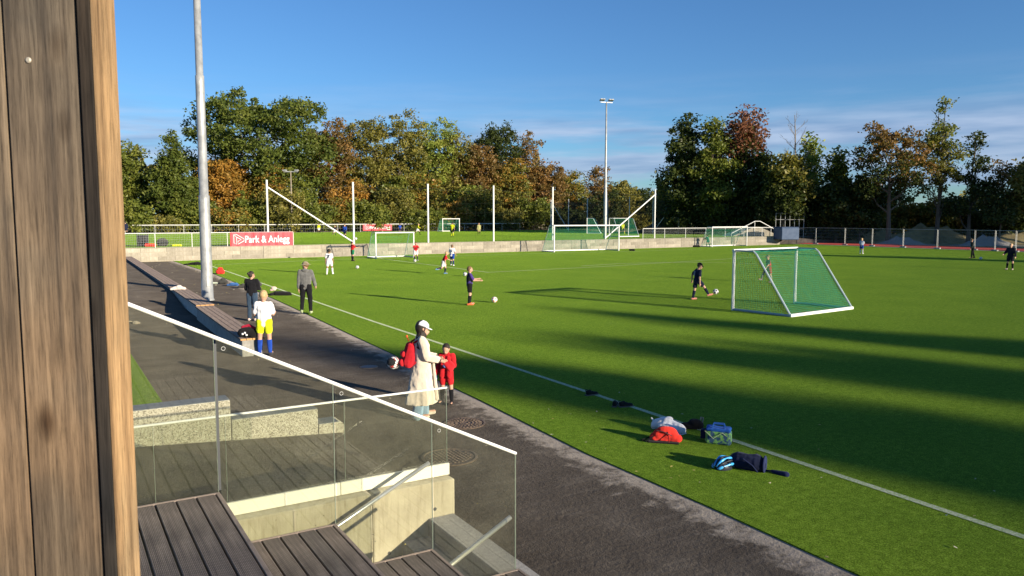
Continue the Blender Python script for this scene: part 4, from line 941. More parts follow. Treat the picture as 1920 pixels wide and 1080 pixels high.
def person(label, x, y, z, h, head, pose, wear, hair='hair_dark', skn=None, lod=0, group=None, kid=False):
    """head: heading in degrees, 0 = away from the camera, 90 = to the right. pose: dict of angles in degrees"""
    t = thingw('person', label, 'person', x, y, z, rot=-R(head)-math.atan2(x, y), group=group); skn = skn or skin
    P = dict(lean=0, side=0, Ll=(0,4,0), Lr=(0,4,0), Al=(0,10,12,0), Ar=(0,10,12,0), look=0, nod=0); P.update(pose)
    hk = 1.14 if kid else 1.0
    leg = .245*h; shk = .235*h; hipw = .052*h; shw = (.096 if kid else .105)*h; tor = .295*h if not kid else .280*h; vox = [.0115, .016, .024][lod]
    if lod == 2: vox = .028
    def dr(a, o_, s): return Vector((math.sin(R(o_))*s, math.sin(R(a))*math.cos(R(o_)), -math.cos(R(a))*math.cos(R(o_))))
    J = {}
    hip = Vector((0,0,0)); up = Vector((math.sin(R(P['side'])), math.sin(R(P['lean'])), math.cos(R(P['lean']))*math.cos(R(P['side'])))).normalized()
    sidev = Vector((1,0,0)); sidev = (sidev-up*sidev.dot(up)).normalized(); fw = up.cross(sidev)
    chest = hip+up*tor
    for s, k in ((-1,'l'), (1,'r')):
        a, o_, kn = P['L'+k]; J['hip'+k] = hip+Vector((hipw*s,0,0)); J['kn'+k] = J['hip'+k]+dr(a,o_,s)*leg; sd = dr(a-kn,o_*.6,s); J['an'+k] = J['kn'+k]+sd*shk
        fa = P.get('F'+k, 0); J['to'+k] = J['an'+k]+Vector((s*.02, math.cos(R(fa))*.105*h, math.sin(R(fa))*.105*h-.018*h)); J['he'+k] = J['an'+k]+Vector((0,-.03*h,-.022*h))
        a, o_, el, inn = P['A'+k]; J['sh'+k] = chest+sidev*shw*s-up*.02*h; ud = dr(a,o_,s)
        ud = (ud+fw*math.sin(R(P['lean']))*.0).normalized(); J['el'+k] = J['sh'+k]+ud*.165*h; fd = dr(a+el, o_*.5-inn, s); J['wr'+k] = J['el'+k]+fd*.145*h; J['ha'+k] = J['wr'+k]+fd*.05*h; J['fd'+k] = fd
    low = min(min(J['an'+k].z, J['to'+k].z+.018*h, J['he'+k].z+.02*h) for k in 'lr')-.045*h
    if 'drop' in P: low = P['drop']
    off = Vector((0,0,-low)); anchor = Vector(((J['anl'].x+J['anr'].x)/2, (J['anl'].y+J['anr'].y)/2, 0)) if P.get('anchor','both') == 'both' else Vector((J['an'+P['anchor']].x, J['an'+P['anchor']].y, 0))
    for k in J:
        if not k.startswith('fd'): J[k] = J[k]+off-anchor
    hip = hip+off-anchor; chest = chest+off-anchor
    neck = chest+up*.035*h; hh = .066*h*hk; nod = R(P['nod']); look = R(P['look'])
    hd = (up+Vector((0,1,0))*math.sin(nod)*.8).normalized(); hc = neck+hd*(.062*h*hk); fwd = Vector((math.sin(look), math.cos(look), -math.sin(nod))).normalized()
    hx = Vector((0,0,1)).cross(fwd).normalized()*-1
    pr = [('c', hip+Vector((-hipw*.7,0,.01*h)), .062*h, hip+Vector((hipw*.7,0,.01*h)), .062*h), ('c', hip+up*.03*h, .068*h, chest-up*.09*h, .070*h),
          ('c', chest-up*.08*h-sidev*shw*.42, .058*h, chest-up*.08*h+sidev*shw*.42, .058*h), ('c', J['shl']+sidev*.015*h, .032*h, J['shr']-sidev*.015*h, .032*h),
          ('c', chest-up*.03*h, .036*h, neck+up*.04*h, .028*h), ('e', hc, (.050*h*hk, .060*h*hk, .070*h*hk)), ('e', hc+fwd*.028*h-Vector((0,0,.028*h)), (.034*h*hk, .034*h*hk, .036*h*hk)),
          ('c', hc+fwd*.058*h*hk, .007*h, hc+fwd*.066*h*hk-Vector((0,0,.016*h)), .009*h)]
    for s in (-1,1): pr.append(('e', hc+hx*s*.050*h*hk-fwd*.004*h, (.010*h,.012*h,.017*h)))
    for k, s in (('l',-1),('r',1)):
        pr += [('c', J['hip'+k], .056*h, J['kn'+k], .036*h), ('c', J['kn'+k], .035*h, J['kn'+k].lerp(J['an'+k],.35), .036*h), ('c', J['kn'+k].lerp(J['an'+k],.35), .036*h, J['an'+k], .022*h), ('c', J['he'+k]+Vector((0,0,.006*h)), .02*h, J['to'+k]+Vector((0,0,.008*h)), .018*h),
               ('c', J['sh'+k], .033*h, J['el'+k], .024*h), ('c', J['el'+k], .024*h, J['wr'+k], .017*h), ('c', J['wr'+k], .016*h, J['ha'+k], .021*h)]
        if lod < 2:
            fd = J['fd'+k]; sd_ = fd.orthogonal().normalized() if abs(fd.z) < .3 else Vector((0,1,0))-fd*fd.y
            sd_ = sd_.normalized(); cu_ = fd.cross(sd_)*-s
            for f_ in range(4):
                r0 = J['ha'+k]+sd_*(f_-1.5)*.0115*h; L_ = (.042,.050,.047,.036)[f_]*h; m1 = r0+fd*L_*.6; pr.append(('c', r0, .0062*h, m1, .0058*h)); pr.append(('c', m1, .0058*h, m1+(fd*.75+cu_*.5)*L_*.5, .005*h))
            pr.append(('c', J['wr'+k].lerp(J['ha'+k],.5)+sd_*.012*h, .0075*h, J['ha'+k]+sd_*.034*h+fd*.012*h, .0062*h))
    bvox = vox if lod else .0085
    blob('body', pr, skn, t, bvox)
    T = lambda k: J[k]
    if 'shirt' in wear:
        col, sleeve = wear['shirt']; e_ = .008*h+.006
        q = ([('c', hip-up*.035*h-sidev*hipw*.3, .055*h+e_, hip-up*.035*h+sidev*hipw*.3, .055*h+e_)] if kid else [])+[('c', hip+up*.02*h-sidev*hipw*.55, .058*h+e_, hip+up*.02*h+sidev*hipw*.55, .058*h+e_), ('c', hip+up*.03*h, .068*h+e_, chest-up*.09*h, .068*h+e_),
             ('c', chest-up*.09*h-sidev*shw*.48, .057*h+e_, chest-up*.09*h+sidev*shw*.48, .057*h+e_), ('c', J['shl']+sidev*.012*h, .032*h+e_, J['shr']-sidev*.012*h, .032*h+e_),
             ('c', hip-up*(.04 if kid else .012)*h-sidev*hipw*.75, .050*h+e_, chest-up*.07*h-sidev*shw*.5, .050*h+e_), ('c', hip-up*(.04 if kid else .012)*h+sidev*hipw*.75, .050*h+e_, chest-up*.07*h+sidev*shw*.5, .050*h+e_)]
        for k in 'lr':
            if sleeve == 'short': q.append(('c', J['sh'+k], .034*h+e_, J['sh'+k].lerp(J['el'+k],.72), .034*h+e_))
            elif sleeve == 'long': q += [('c', J['sh'+k], .034*h+e_, J['el'+k], .030*h+e_), ('c', J['el'+k], .029*h+e_, J['wr'+k].lerp(J['el'+k],.06), .021*h+e_)]
        if wear.get('hood'): q.append(('e', chest+up*.012*h-fw*.045*h, (.062*h,.042*h,.038*h)))
        if wear.get('collar'): q.append(('c', chest, .045*h, chest+up*.035*h, .043*h))
        sh_ = blob(wear.get('top_name','shirt'), q, cloth(*col), t, vox, disp=.045 if lod < 2 else 0, bump_scale=.085)
        if wear.get('number'):
            s_ = wear['number']; me = text_mesh(s_, .17*h, .002, .03); me.materials.clear(); me.materials.append(cloth(*wear.get('numcol', ('navy_print', (.02,.03,.08)))))
            bk = chest-up*.16*h-fw*(.085*h+.024); o = link('number', me, t); xs = [v_.co.x for v_ in me.vertices]; wd = max(xs)-min(xs)
            o.matrix_local = Matrix(((sidev.x, up.x, -fw.x, 0),(sidev.y, up.y, -fw.y, 0),(sidev.z, up.z, -fw.z, 0),(0,0,0,1))).to_4x4(); o.location = bk-sidev*(wd/2+.01)
        if wear.get('band'):
            blob('hem_band', [('c', hip+up*.005*h-sidev*hipw*.8, .052*h+e_*1.25, hip+up*.010*h+sidev*hipw*.8, .052*h+e_*1.25)], cloth(*wear['band']), t, vox)
        if wear.get('vest'):
            blob('vest', [('c', hip+up*.09*h-sidev*hipw*.6, .060*h+e_*1.6, chest-up*.06*h-sidev*shw*.42, .054*h+e_*1.8), ('c', hip+up*.09*h+sidev*hipw*.6, .060*h+e_*1.6, chest-up*.06*h+sidev*shw*.42, .054*h+e_*1.8)], cloth(*wear['vest']), t, vox)
    if 'shorts' in wear:
        col, f_ = wear['shorts']; e_ = .012*h; q = [('c', hip+Vector((-hipw*.6,0,.02*h)), .064*h+e_*.5, hip+Vector((hipw*.6,0,.02*h)), .064*h+e_*.5)]
        for k in 'lr':
            if f_ <= 1: q.append(('c', J['hip'+k], .058*h+e_, J['hip'+k].lerp(J['kn'+k], f_*.72), .050*h+e_*.9))
            else:
                fl = wear.get('flare', 0); q += [('c', J['hip'+k], .058*h+e_*.6, J['kn'+k], .042*h+e_*.4), ('c', J['kn'+k], .041*h+e_*.4, J['an'+k]+Vector((0,0,.004*h)), .028*h+e_*.4+fl*h)]
        blob('shorts' if f_ <= 1 else 'trousers', q, cloth(*col), t, vox, disp=.034 if lod < 2 else 0, bump_scale=.075)
    if 'socks' in wear:
        for k in 'lr': blob('sock', [('c', J['kn'+k].lerp(J['an'+k],.20), .040*h, J['kn'+k].lerp(J['an'+k],.5), .038*h), ('c', J['kn'+k].lerp(J['an'+k],.5), .038*h, J['an'+k], .026*h)], cloth(*wear['socks']), t, vox)
    if 'shoes' in wear:
        for k in 'lr':
            d_ = (J['to'+k]-J['he'+k]); blob('shoe', [('c', J['he'+k]+Vector((0,0,.002*h)), .026*h, J['he'+k]+d_*.45+Vector((0,0,.006*h)), .026*h), ('c', J['he'+k]+d_*.45, .024*h, J['to'+k]+Vector((0,0,-.002*h)), .021*h), ('c', J['an'+k], .027*h, J['he'+k]+d_*.2+Vector((0,0,.01*h)), .027*h)], cloth(*wear['shoes']), t, min(vox,.014) if lod < 2 else vox*.8)
    if 'gloves' in wear:
        for k in 'lr': blob('glove', [('c', J['wr'+k], .024*h, J['ha'+k]+J['fd'+k]*.03*h, .030*h)], cloth(*wear['gloves']), t, vox)
    # hair, cap, eyes
    hm = MATS[hair] if isinstance(hair, str) else hair
    if wear.get('scarf'):
        blob('headscarf', [('e', hc-fwd*.016*h+Vector((0,0,.006*h)), (.060*h,.064*h,.078*h)), ('c', hc-Vector((0,0,.05*h))-fwd*.01*h, .052*h, chest+up*.0*h, .056*h)], hm, t, vox)
    elif not wear.get('bald'):
        q = [('e', hc-fwd*.012*h*hk+Vector((0,0,.016*h*hk)), (.056*h*hk,.060*h*hk,.064*h*hk))]
        if wear.get('bun'): q += [('e', hc-fwd*.075*h+Vector((0,0,.012*h)), (.028*h,.028*h,.028*h)), ('e', hc-fwd*.02*h, (.056*h,.058*h,.066*h))]
        if wear.get('fringe'): q.append(('e', hc+fwd*.020*h+Vector((0,0,.040*h*hk)), (.046*h*hk,.038*h*hk,.026*h*hk)))
        blob('hair', q, hm, t, vox*.7, disp=.012 if lod < 2 else 0, bump_scale=.03)
    if 'cap' in wear:
        kind, col = wear['cap']; c0 = hc+Vector((0,0,.030*h)); b = MB()
        n = 16; k0 = 0; Mx = Matrix((hx, fwd, hx.cross(fwd)*1)).transposed(); rr_ = .063*h*hk
        for i in range(6):
            a = math.pi/2*i/5
            for j in range(n):
                t_ = 2*math.pi*j/n; b.v.append(tuple(c0+Mx@Vector((rr_*math.cos(a)*math.cos(t_), rr_*1.06*math.cos(a)*math.sin(t_), rr_*.86*math.sin(a)))))
        for i in range(5):
            for j in range(n): b.f.append((i*n+j, i*n+(j+1)%n, (i+1)*n+(j+1)%n, (i+1)*n+j)); b.m.append(0)
        b.build('cap_crown', cloth(*col), t, smooth=True); br = MB()
        if kind == 'peak':
            for j in range(9):
                t_ = math.pi*(.14+.72*j/8); 
                for q_, zz in ((.95,0),(1.62,-.006*h)): br.v.append(tuple(c0+Mx@Vector((rr_*math.cos(t_)*(1 if q_ < 1 else .95), rr_*(math.sin(t_)*q_ if q_ < 1 else .35+math.sin(t_)*1.35), zz))))
            for j in range(8): k0 = 2*j; br.f.append((k0,k0+1,k0+3,k0+2)); br.m.append(0)
        else:
            for j in range(24):
                t_ = 2*math.pi*j/24
                for q_, zz in ((.97,.002),(1.62,-.012*h)): br.v.append(tuple(c0+Mx@Vector((rr_*q_*math.cos(t_), rr_*q_*math.sin(t_), zz))))
            for j in range(24): k0 = 2*j; k1 = 2*((j+1)%24); br.f.append((k0,k0+1,k1+1,k1)); br.m.append(0)
        o = br.build('cap_brim', cloth(*col), t); sd = o.modifiers.new('thick', 'SOLIDIFY'); sd.thickness = .006
    if lod < 2:
        for s in (-1, 1): MB().ell(hc+hx*s*.021*h+fwd*.0555*h*hk+Vector((0,0,.004*h)), (.006*h,.006*h,.005*h), 8).build('eye', dark_metal, t)
        MB().ell(hc+fwd*.052*h*hk-Vector((0,0,.034*h)), (.014*h,.012*h,.004*h), 8).build('mouth', mat('lips', (.30,.10,.09), .5), t)
    t['_j'] = 0; del t['_j']
    return t, J, dict(hip=hip, chest=chest, up=up, side=sidev, fw=fw, hc=hc, neck=neck)
WHT = ('white', (.76,.76,.77)); BLK = ('black', (.014,.014,.017)); NVY = ('navy', (.018,.024,.06)); RED = ('red', (.58,.022,.030)); BLU = ('royal_blue', (.02,.075,.42))
YEL = ('fluorescent_yellow', (.62,.68,.02)); GRN = ('green', (.02,.22,.10)); GRY = ('grey', (.17,.17,.165)); JEA = ('dark_denim', (.045,.075,.12)); LJE = ('light_denim', (.25,.37,.47)); PNK = ('pink', (.68,.25,.20)); ORG = ('orange', (.75,.16,.03)); SKB = ('sky_blue', (.16,.34,.55))
def put(px, py, z=0): u, v = at(px, py, z); p = W(u, v); return p.x, p.y
CHK = 'player'
# woman in the trench coat
x, y = put(789, 783)
wl = dict(shirt=(('dark_top', (.06,.045,.04)), 'long'), shorts=(LJE, 2), flare=.028, shoes=('cream', (.70,.64,.52)) and ('cream', (.70,.64,.52)), scarf=True, cap=('peak', ('pale_cap', (.66,.69,.74))))
t, J, K = person('woman in long beige trench coat, pale cap and red backpack on the asphalt', x, y, 0, 1.60, 82, dict(Ll=(6,3,4), Lr=(-6,4,2), Al=(12,8,62,22), Ar=(14,8,58,20), nod=22), wl, hair='hair_dark')
h = 1.60; hip, chest, up, sv, fwv = K['hip'], K['chest'], K['up'], K['side'], K['fw']
rings = []
for q, rx, ry, fo in ((-.46,.150,.185,.085),(-.36,.140,.170,.075),(-.22,.128,.150,.05),(-.08,.118,.130,.03),(.03,.108,.112,.01),(.10,.100,.102,.0),(.20,.112,.104,.0),(.28,.108,.095,0),(.335,.075,.072,0)):
    rings.append((hip+up*q*h*.80*1.0+(Vector((0,-.012,0))*(-q*3 if q < 0 else 0)), rx*h*1.05, ry*h*.86, fo))
coat = [('l', rings), ('c', J['shl'], .052*h, J['shr'], .052*h)]
for k in 'lr': coat += [('c', J['sh'+k], .050*h, J['el'+k], .046*h), ('c', J['el'+k], .046*h, J['wr'+k].lerp(J['el'+k],.08), .033*h)]
beige = ('beige_gabardine', (.68,.60,.49))
blob('trench_coat', coat, cloth(*beige, k=.88), t, .0095, disp=.05, bump_scale=.11)
blob('coat_collar', [('c', chest+sv*.035+fwv*.03, .030, chest+fwv*.062-up*.10, .024), ('c', chest-sv*.035+fwv*.03, .030, chest+fwv*.062-up*.10, .024), ('e', chest-fwv*.02+up*.03, (.075,.065,.03))], cloth(*beige, k=.88), t, .009)
lp = []
for i in range(7): q = i/6; lp.append(('c', hip+fwv*(.175+.05*q)-up*(q*.56)+sv*.09+Vector((0,0,.12)), .022+.012*q, hip+fwv*(.185+.05*q)-up*((q+.14)*.56)+sv*.09+Vector((0,0,.12)), .024+.012*q))
blob('coat_front_flap', lp, cloth(*beige, k=.88), t, .010)
blob('belt', [('c', hip+up*.085*h+fwv*.10*h, .016, hip+up*.075*h+fwv*.12*h-sv*.03, .016)], cloth('belt_beige', (.5,.43,.33)), t, .009)
# her backpack
bp = chest-up*.15*h-fwv*.125*h
m_ = t.matrix_world if False else None
def child_world(root, loc_local):
    return Matrix.Translation(root.location)@Euler((0,0,root.rotation_euler.z)).to_matrix().to_4x4()@Vector(loc_local)
bw = child_world(t, bp); tb = thingw('backpack', 'red backpack on the back of the woman in the beige coat', 'backpack', bw.x, bw.y, bw.z, rot=t.rotation_euler.z)
blob('bag_body', [('c', Vector((-.06,-.02,-.13)), .105, Vector((-.05,.025,.10)), .080), ('c', Vector((.06,-.02,-.13)), .105, Vector((.05,.025,.10)), .080)], cloth('red_nylon', (.50,.018,.03)), tb, .010, disp=.02)
blob('front_pocket', [('c', Vector((-.06,-.115,-.14)), .062, Vector((.06,-.115,-.14)), .062), ('c', Vector((-.05,-.085,-.01)), .055, Vector((.05,-.085,-.01)), .055)], cloth('red_nylon_light', (.66,.03,.04)), tb, .009)
b = MB()
for s in (-1, 1): b.tube([(s*.085,.05,.17),(s*.105,.13,.215),(s*.105,.235,.185),(s*.105,.26,.06),(s*.12,.19,-.08),(s*.10,.05,-.17)], .018, 6)
b.build('shoulder_strap', cloth('red_nylon', (.5,.02,.03)), tb)
MB().tube([(-.03,0,.2),(-.02,-.02,.25),(.02,-.02,.25),(.03,0,.2)], .007, 5).build('carry_loop', cloth('red_nylon', (.5,.02,.03)), tb)
MB().ell((0,-.03,.275), (.02,.02,.022), 8).build('tag', cloth('orange_tag', (.8,.16,.05)), tb)
# ball
def ball(label, loc, r=.11, seed=0, dark=(.05,.05,.06), net=False):
    bm = bmesh.new(); bmesh.ops.create_icosphere(bm, subdivisions=3, radius=r); ico = bmesh.new(); bmesh.ops.create_icosphere(ico, subdivisions=1, radius=1)
    cs = [v.co.normalized() for v in ico.verts]; ico.free()
    me = bpy.data.meshes.new('football'); 
    for f in bm.faces: f.material_index = 1 if max(f.calc_center_median().normalized().dot(c) for c in cs) > .955 else 0; f.smooth = True
    bm.to_mesh(me); bm.free(); me.materials.append(mat('ball_white', (.75,.75,.74), .4, spec=.5)); me.materials.append(mat('ball_dark_%d' % int(dark[0]*100), dark, .4))
    o = link('football', me); o.location = loc; o.rotation_euler = (seed*1.3, seed*.7, seed); tag(o, label, 'ball', 'footballs'); return o
bl = child_world(t, bp+Vector((-.01,-.245,-.15)))
o = ball('football in a dark carrying net hanging from the red backpack', bl, .105, 2, dark=(.45,.06,.05))
nb_ = MB()
for i in range(6):
    a = math.pi*i/6; nb_.tube([(.113*math.cos(a)*math.cos(q), .113*math.sin(a)*math.cos(q), .113*math.sin(q)) for q in [2*math.pi*k/16 for k in range(17)]], .0035, 4, cap=False)
nb_.build('carrying_net', net_dark, o)
MB().ell((-.02,-.035,0), (.078,.082,.09), 12).build('net_pouch', mat('black_net_cloth', (.02,.02,.022), .9), o)
# red bag in her hands
hw_ = child_world(t, J['har']+Vector((-.02,.06,-.05))); o = None
tb = thingw('goalkeeper_gloves_bag', 'small red bag held by the woman in the beige coat', 'bag', hw_.x, hw_.y, hw_.z)
blob('bag_cloth', [('c', Vector((-.04,0,.03)), .045, Vector((.05,0,-.07)), .055), ('c', Vector((.04,0,.03)), .035, Vector((.09,0,-.03)), .04)], cloth('red_nylon_light', (.66,.03,.04)), tb, .009, disp=.02)
# small boy in red
x, y = put(838, 757)
t, J, K = person('small boy in red jacket and shorts with blue gloves beside the woman', x, y, 0, 1.08, 195, dict(Al=(25,14,75,34), Ar=(4,16,10,0), nod=34, Ll=(2,5,0), Lr=(-3,5,0)),
  dict(shirt=(RED, 'long'), collar=True, top_name='jacket', shorts=(RED, .95), socks=BLK, shoes=BLK, gloves=('glove_blue', (.10,.20,.50)), fringe=True), kid=True)
blob('jacket_flap', [('c', K['chest']+K['fw']*.06-K['up']*.05+K['side']*.05, .045, K['hip']+K['fw']*.075-K['up']*.05+K['side']*.065, .05), ('c', K['chest']+K['fw']*.06-K['up']*.05-K['side']*.05, .045, K['hip']+K['fw']*.075-K['up']*.05-K['side']*.065, .05)], cloth(*RED), t, .010, disp=.02)
# boy in white t-shirt
x, y = put(497, 667)
person('boy in white T-shirt, yellow shorts and blue socks seen from behind', x, y, 0, 1.56, 10, dict(Al=(8,12,70,10), Ar=(10,12,78,10), nod=18, Ll=(1,4,0), Lr=(-1,4,0)),
  dict(shirt=(WHT, 'short'), shorts=(YEL, .8), socks=BLU, shoes=('dark_trainer', (.05,.05,.06))), hair='hair_blond', kid=True)
# woman in black sweater
x, y = put(474, 601)
person('woman in black sweater and jeans with dark hair in a bun', x, y, 0, 1.58, 25, dict(Al=(6,6,60,12), Ar=(12,8,70,18), look=35, nod=14, Ll=(0,2,0), Lr=(0,2,0)),
  dict(shirt=(BLK, 'long'), shorts=(JEA, 2), flare=.004, shoes=('pale_pink_shoe', (.68,.54,.48)), bun=True))
# man in grey hoodie
x, y = put(583, 589)
person('man in grey jacket, black trousers and bucket hat walking on the turf', x, y, 0, 1.76, 5, dict(Al=(-4,9,12,4), Ar=(8,16,30,2), look=-55, nod=6, Ll=(18,5,34), Lr=(-2,5,2), lean=2, anchor='r', Fl=-20),
  dict(shirt=(GRY, 'long'), top_name='jacket', hood=True, shorts=(BLK, 2), shoes=('lime_trainer', (.42,.48,.28)), cap=('brim', ('khaki_hat', (.28,.23,.16)))), hair='hair_brown')
# purple boy
x, y = put(880, 572)
person('boy in black and purple kit with orange shoes waiting by a ball', x, y, 0, 1.46, 78, dict(Al=(34,10,58,0), Ar=(26,10,62,0), lean=2, Ll=(8,4,10), Lr=(-2,6,6)),
  dict(shirt=(('purple', (.09,.055,.26)), 'short'), vest=BLK, shorts=(BLK, .9), socks=BLK, shoes=('orange_boot', (.8,.20,.08))), hair='hair_brown', kid=True)
# kicker with cap
x, y = put(1299, 562)
t, J, K = person('boy in navy kit and black cap kicking a ball near the goal', x, y, 0, 1.50, 62, dict(lean=6, side=4, Al=(-35,30,40,0), Ar=(-10,12,10,0), Ll=(-6,4,4), Lr=(44,8,12), nod=28, anchor='l', Fr=14),
  dict(shirt=(NVY, 'short'), shorts=(NVY, .9), socks=NVY, shoes=('pink_boot', (.80,.34,.26)), cap=('peak', BLK), number='8', numcol=('grey_print', (.30,.32,.42))), kid=True)
kb = child_world(t, J['tor']+Vector((.02,.13,.10))); ball('football at the foot of the boy in the black cap', kb, .11, 4)
# boy behind the goal
x, y = put(1447, 530)
person('boy in dark shirt and red shorts seen through the nearest net', x, y, 0, 1.42, 250, dict(lean=8, Al=(20,34,20,0), Ar=(-28,30,14,0), Ll=(-8,6,4), Lr=(42,8,30), anchor='l', Fr=10),
  dict(shirt=(('dark_stripe', (.05,.05,.06)), 'short'), vest=('red_shorts', (.55,.05,.05)), shorts=(('dark_red', (.42,.05,.05)), .9), socks=('pale_sock', (.45,.36,.32)), shoes=('pale_boot', (.55,.45,.4))), hair='hair_brown', lod=1, kid=True)
# more players on the lower pitch
x, y = put(613, 515); person('boy in white number 7 kit walking away', x, y, 0, 1.48, 10, dict(Al=(-8,10,14,0), Ar=(10,10,20,0), Ll=(-4,6,2), Lr=(18,8,14), anchor='l'), dict(shirt=(WHT,'short'), shorts=(WHT,.9), socks=WHT, shoes=WHT, number='7'), lod=1, kid=True, skn=skin_tan)
x, y = put(661, 489.5); person('boy in red shirt and green shorts heading a ball', x, y, 0, 1.50, 60, dict(Al=(35,16,60,0), Ar=(40,16,60,0), nod=-12, Ll=(2,5,0), Lr=(-4,6,0)), dict(shirt=(RED,'short'), shorts=(GRN,.9), socks=BLK, shoes=BLK), lod=1, kid=True)
x, y = put(780, 489); person('boy in red shirt and white shorts by the left goal post', x, y, 0, 1.42, 165, dict(Al=(45,22,60,30), Ar=(50,22,60,30), nod=20, Ll=(2,6,4), Lr=(8,4,10)), dict(shirt=(RED,'short'), shorts=(WHT,.9), socks=('dark_sock', (.03,.03,.05)), shoes=WHT), lod=1, kid=True)
x, y = put(834, 513.5); person('boy in red shirt running with a trailing leg towards a ball', x, y, 0, 1.38, 78, dict(lean=22, Al=(40,14,30,0), Ar=(-20,14,30,0), Ll=(26,4,34), Lr=(-18,4,62), anchor='l'), dict(shirt=(RED,'short'), shorts=(WHT,.9), socks=NVY, shoes=SKB), hair='hair_blond', lod=1, kid=True)
x, y = put(850, 498.5); person('boy in white shirt and blue shorts running away behind the red one', x, y, 0, 1.45, 15, dict(lean=6, Al=(24,16,50,0), Ar=(-20,18,50,0), Ll=(22,4,20), Lr=(-6,4,4), anchor='r'), dict(shirt=(WHT,'short'), shorts=(BLU,.9), socks=('navy_sock', (.03,.05,.18)), shoes=WHT, number='1'), hair='hair_brown', lod=1, kid=True)
x, y = put(1328, 462.5); person('goalkeeper in green standing behind the net of the right goal', x, y, 0, 1.42, 300, dict(lean=16, Al=(40,12,30,0), Ar=(30,14,30,0), Ll=(14,14,20), Lr=(-6,16,6)), dict(shirt=(('bottle_green', (.02,.19,.13)),'long'), shorts=(('bottle_green', (.02,.19,.13)),.95), socks=('bottle_green', (.02,.19,.13)), shoes=BLK), lod=1, kid=True)
x, y = put(1615, 476); person('boy in pale shirt and blue shorts alone on the right of the pitch', x, y, 0, 1.42, 20, dict(Al=(-10,12,70,20), Ar=(20,12,90,20), nod=16), dict(shirt=(('pale_blue', (.55,.60,.70)),'short'), shorts=(BLU,.9), socks=WHT, shoes=WHT), hair='hair_blond', lod=1, kid=True)
x, y = put(1824, 484.5); person('man in dark clothes stepping towards a ball, left of the boy in black', x, y, 0, 1.58, 250, dict(lean=10, Al=(10,12,20,0), Ar=(-16,12,12,0), Ll=(14,5,10), Lr=(-12,5,6)), dict(shirt=(('dark_green', (.03,.04,.035)),'long'), shorts=(BLK,2), shoes=BLK), hair='hair_brown', lod=1)
x, y = put(1893, 506); person('blond boy in black kit and socks at the right edge', x, y, 0, 1.66, 195, dict(Al=(6,18,20,0), Ar=(-4,22,70,0), Ll=(2,6,0), Lr=(-3,8,0)), dict(shirt=(('black_kit', (.02,.02,.035)),'long'), shorts=(('black_kit', (.02,.02,.035)),.92), socks=BLK, shoes=('pale_boot', (.55,.5,.45)), number=None), hair='hair_blond', lod=1)
# balls on the lower pitch
def gball(px, py, lb, r=.11, z=0, seed=1, dark=(.05,.05,.06)):
    u, v = at(px, py+3, z); p = W(u, v, z+r); ball(lb, p, r, seed, dark)
gball(927, 564.5, 'white and orange football in front of the boy in purple', .115, seed=3, dark=(.75,.22,.08)); gball(670, 501, 'football right below the boy with green shorts', seed=5); gball(872, 514.5, 'football ahead of the running boy in red', seed=6); gball(778, 488.5, 'football at the feet of the boy by the left goal post', seed=7); gball(1839, 484, 'football beside the man in dark clothes', seed=8)
x, y = put(661, 489.5); p = Vector((x, y, 0)); pr_ = ray(667, 447.5); k = (y+.3)/pr_.y; ball('football in the air over the boy in red and green', (pr_.x*k, pr_.y*k, EYE+pr_.z*k), .11, 9)
# players on the upper pitch
FP = [(236,441,28,'navy kit by the cladding edge',NVY,NVY,0),(450,434,16,'blue shirt behind the large banner',BLU,NVY,200),(471,433,22,'black striped kit, tall, behind the large banner',BLK,BLK,10),(569,434.5,16,'blue shirt right of the first white post',BLU,NVY,30),(598,437,18,'yellow vest beneath the slanting brace',YEL,WHT,170),
      (626,441,19,'navy shirt running beneath the slanting brace',NVY,WHT,60),(647,447,27,'blue shirt just left of the second white post',BLU,NVY,200),(750,439,20,'blue shirt above the small left goal',BLU,NVY,340),(782,440,22,'yellow shirt leaning right of the small left goal',YEL,WHT,100),(848,444,28,'yellow vest over black keeping goal',YEL,BLK,10),(898,440,22,'pale yellow kit between two white posts',('pale_yellow', (.6,.58,.25)),('pale_yellow', (.6,.58,.25)),190),(1166,441,31,'fluorescent yellow top near the green netted goal',YEL,BLK,150)]
for i, (px, py, hp, lb, c1, c2, hd) in enumerate(FP):
    x, y = put(px, py, Z2); d = y; hgt = hp/FPX*d*1.0
    st = [dict(Ll=(16,5,10), Lr=(-14,5,10), Al=(20,14,40,0), Ar=(-20,14,40,0)), dict(Ll=(2,5,0), Lr=(-2,5,0)), dict(Ll=(34,6,20), Lr=(-24,6,30), lean=14, Al=(-30,16,50,0), Ar=(30,16,50,0))][i % 3]
    person('distant player, '+lb, x, y, Z2, min(1.85, max(1.3, hgt)), hd, st, dict(shirt=(c1, 'short' if i % 2 else 'long'), shorts=(c2, .9), socks=c1 if i % 2 else BLK, shoes=BLK), hair=['hair_dark','hair_brown','hair_blond'][i % 3], lod=2, group='players on the upper pitch', kid=True)

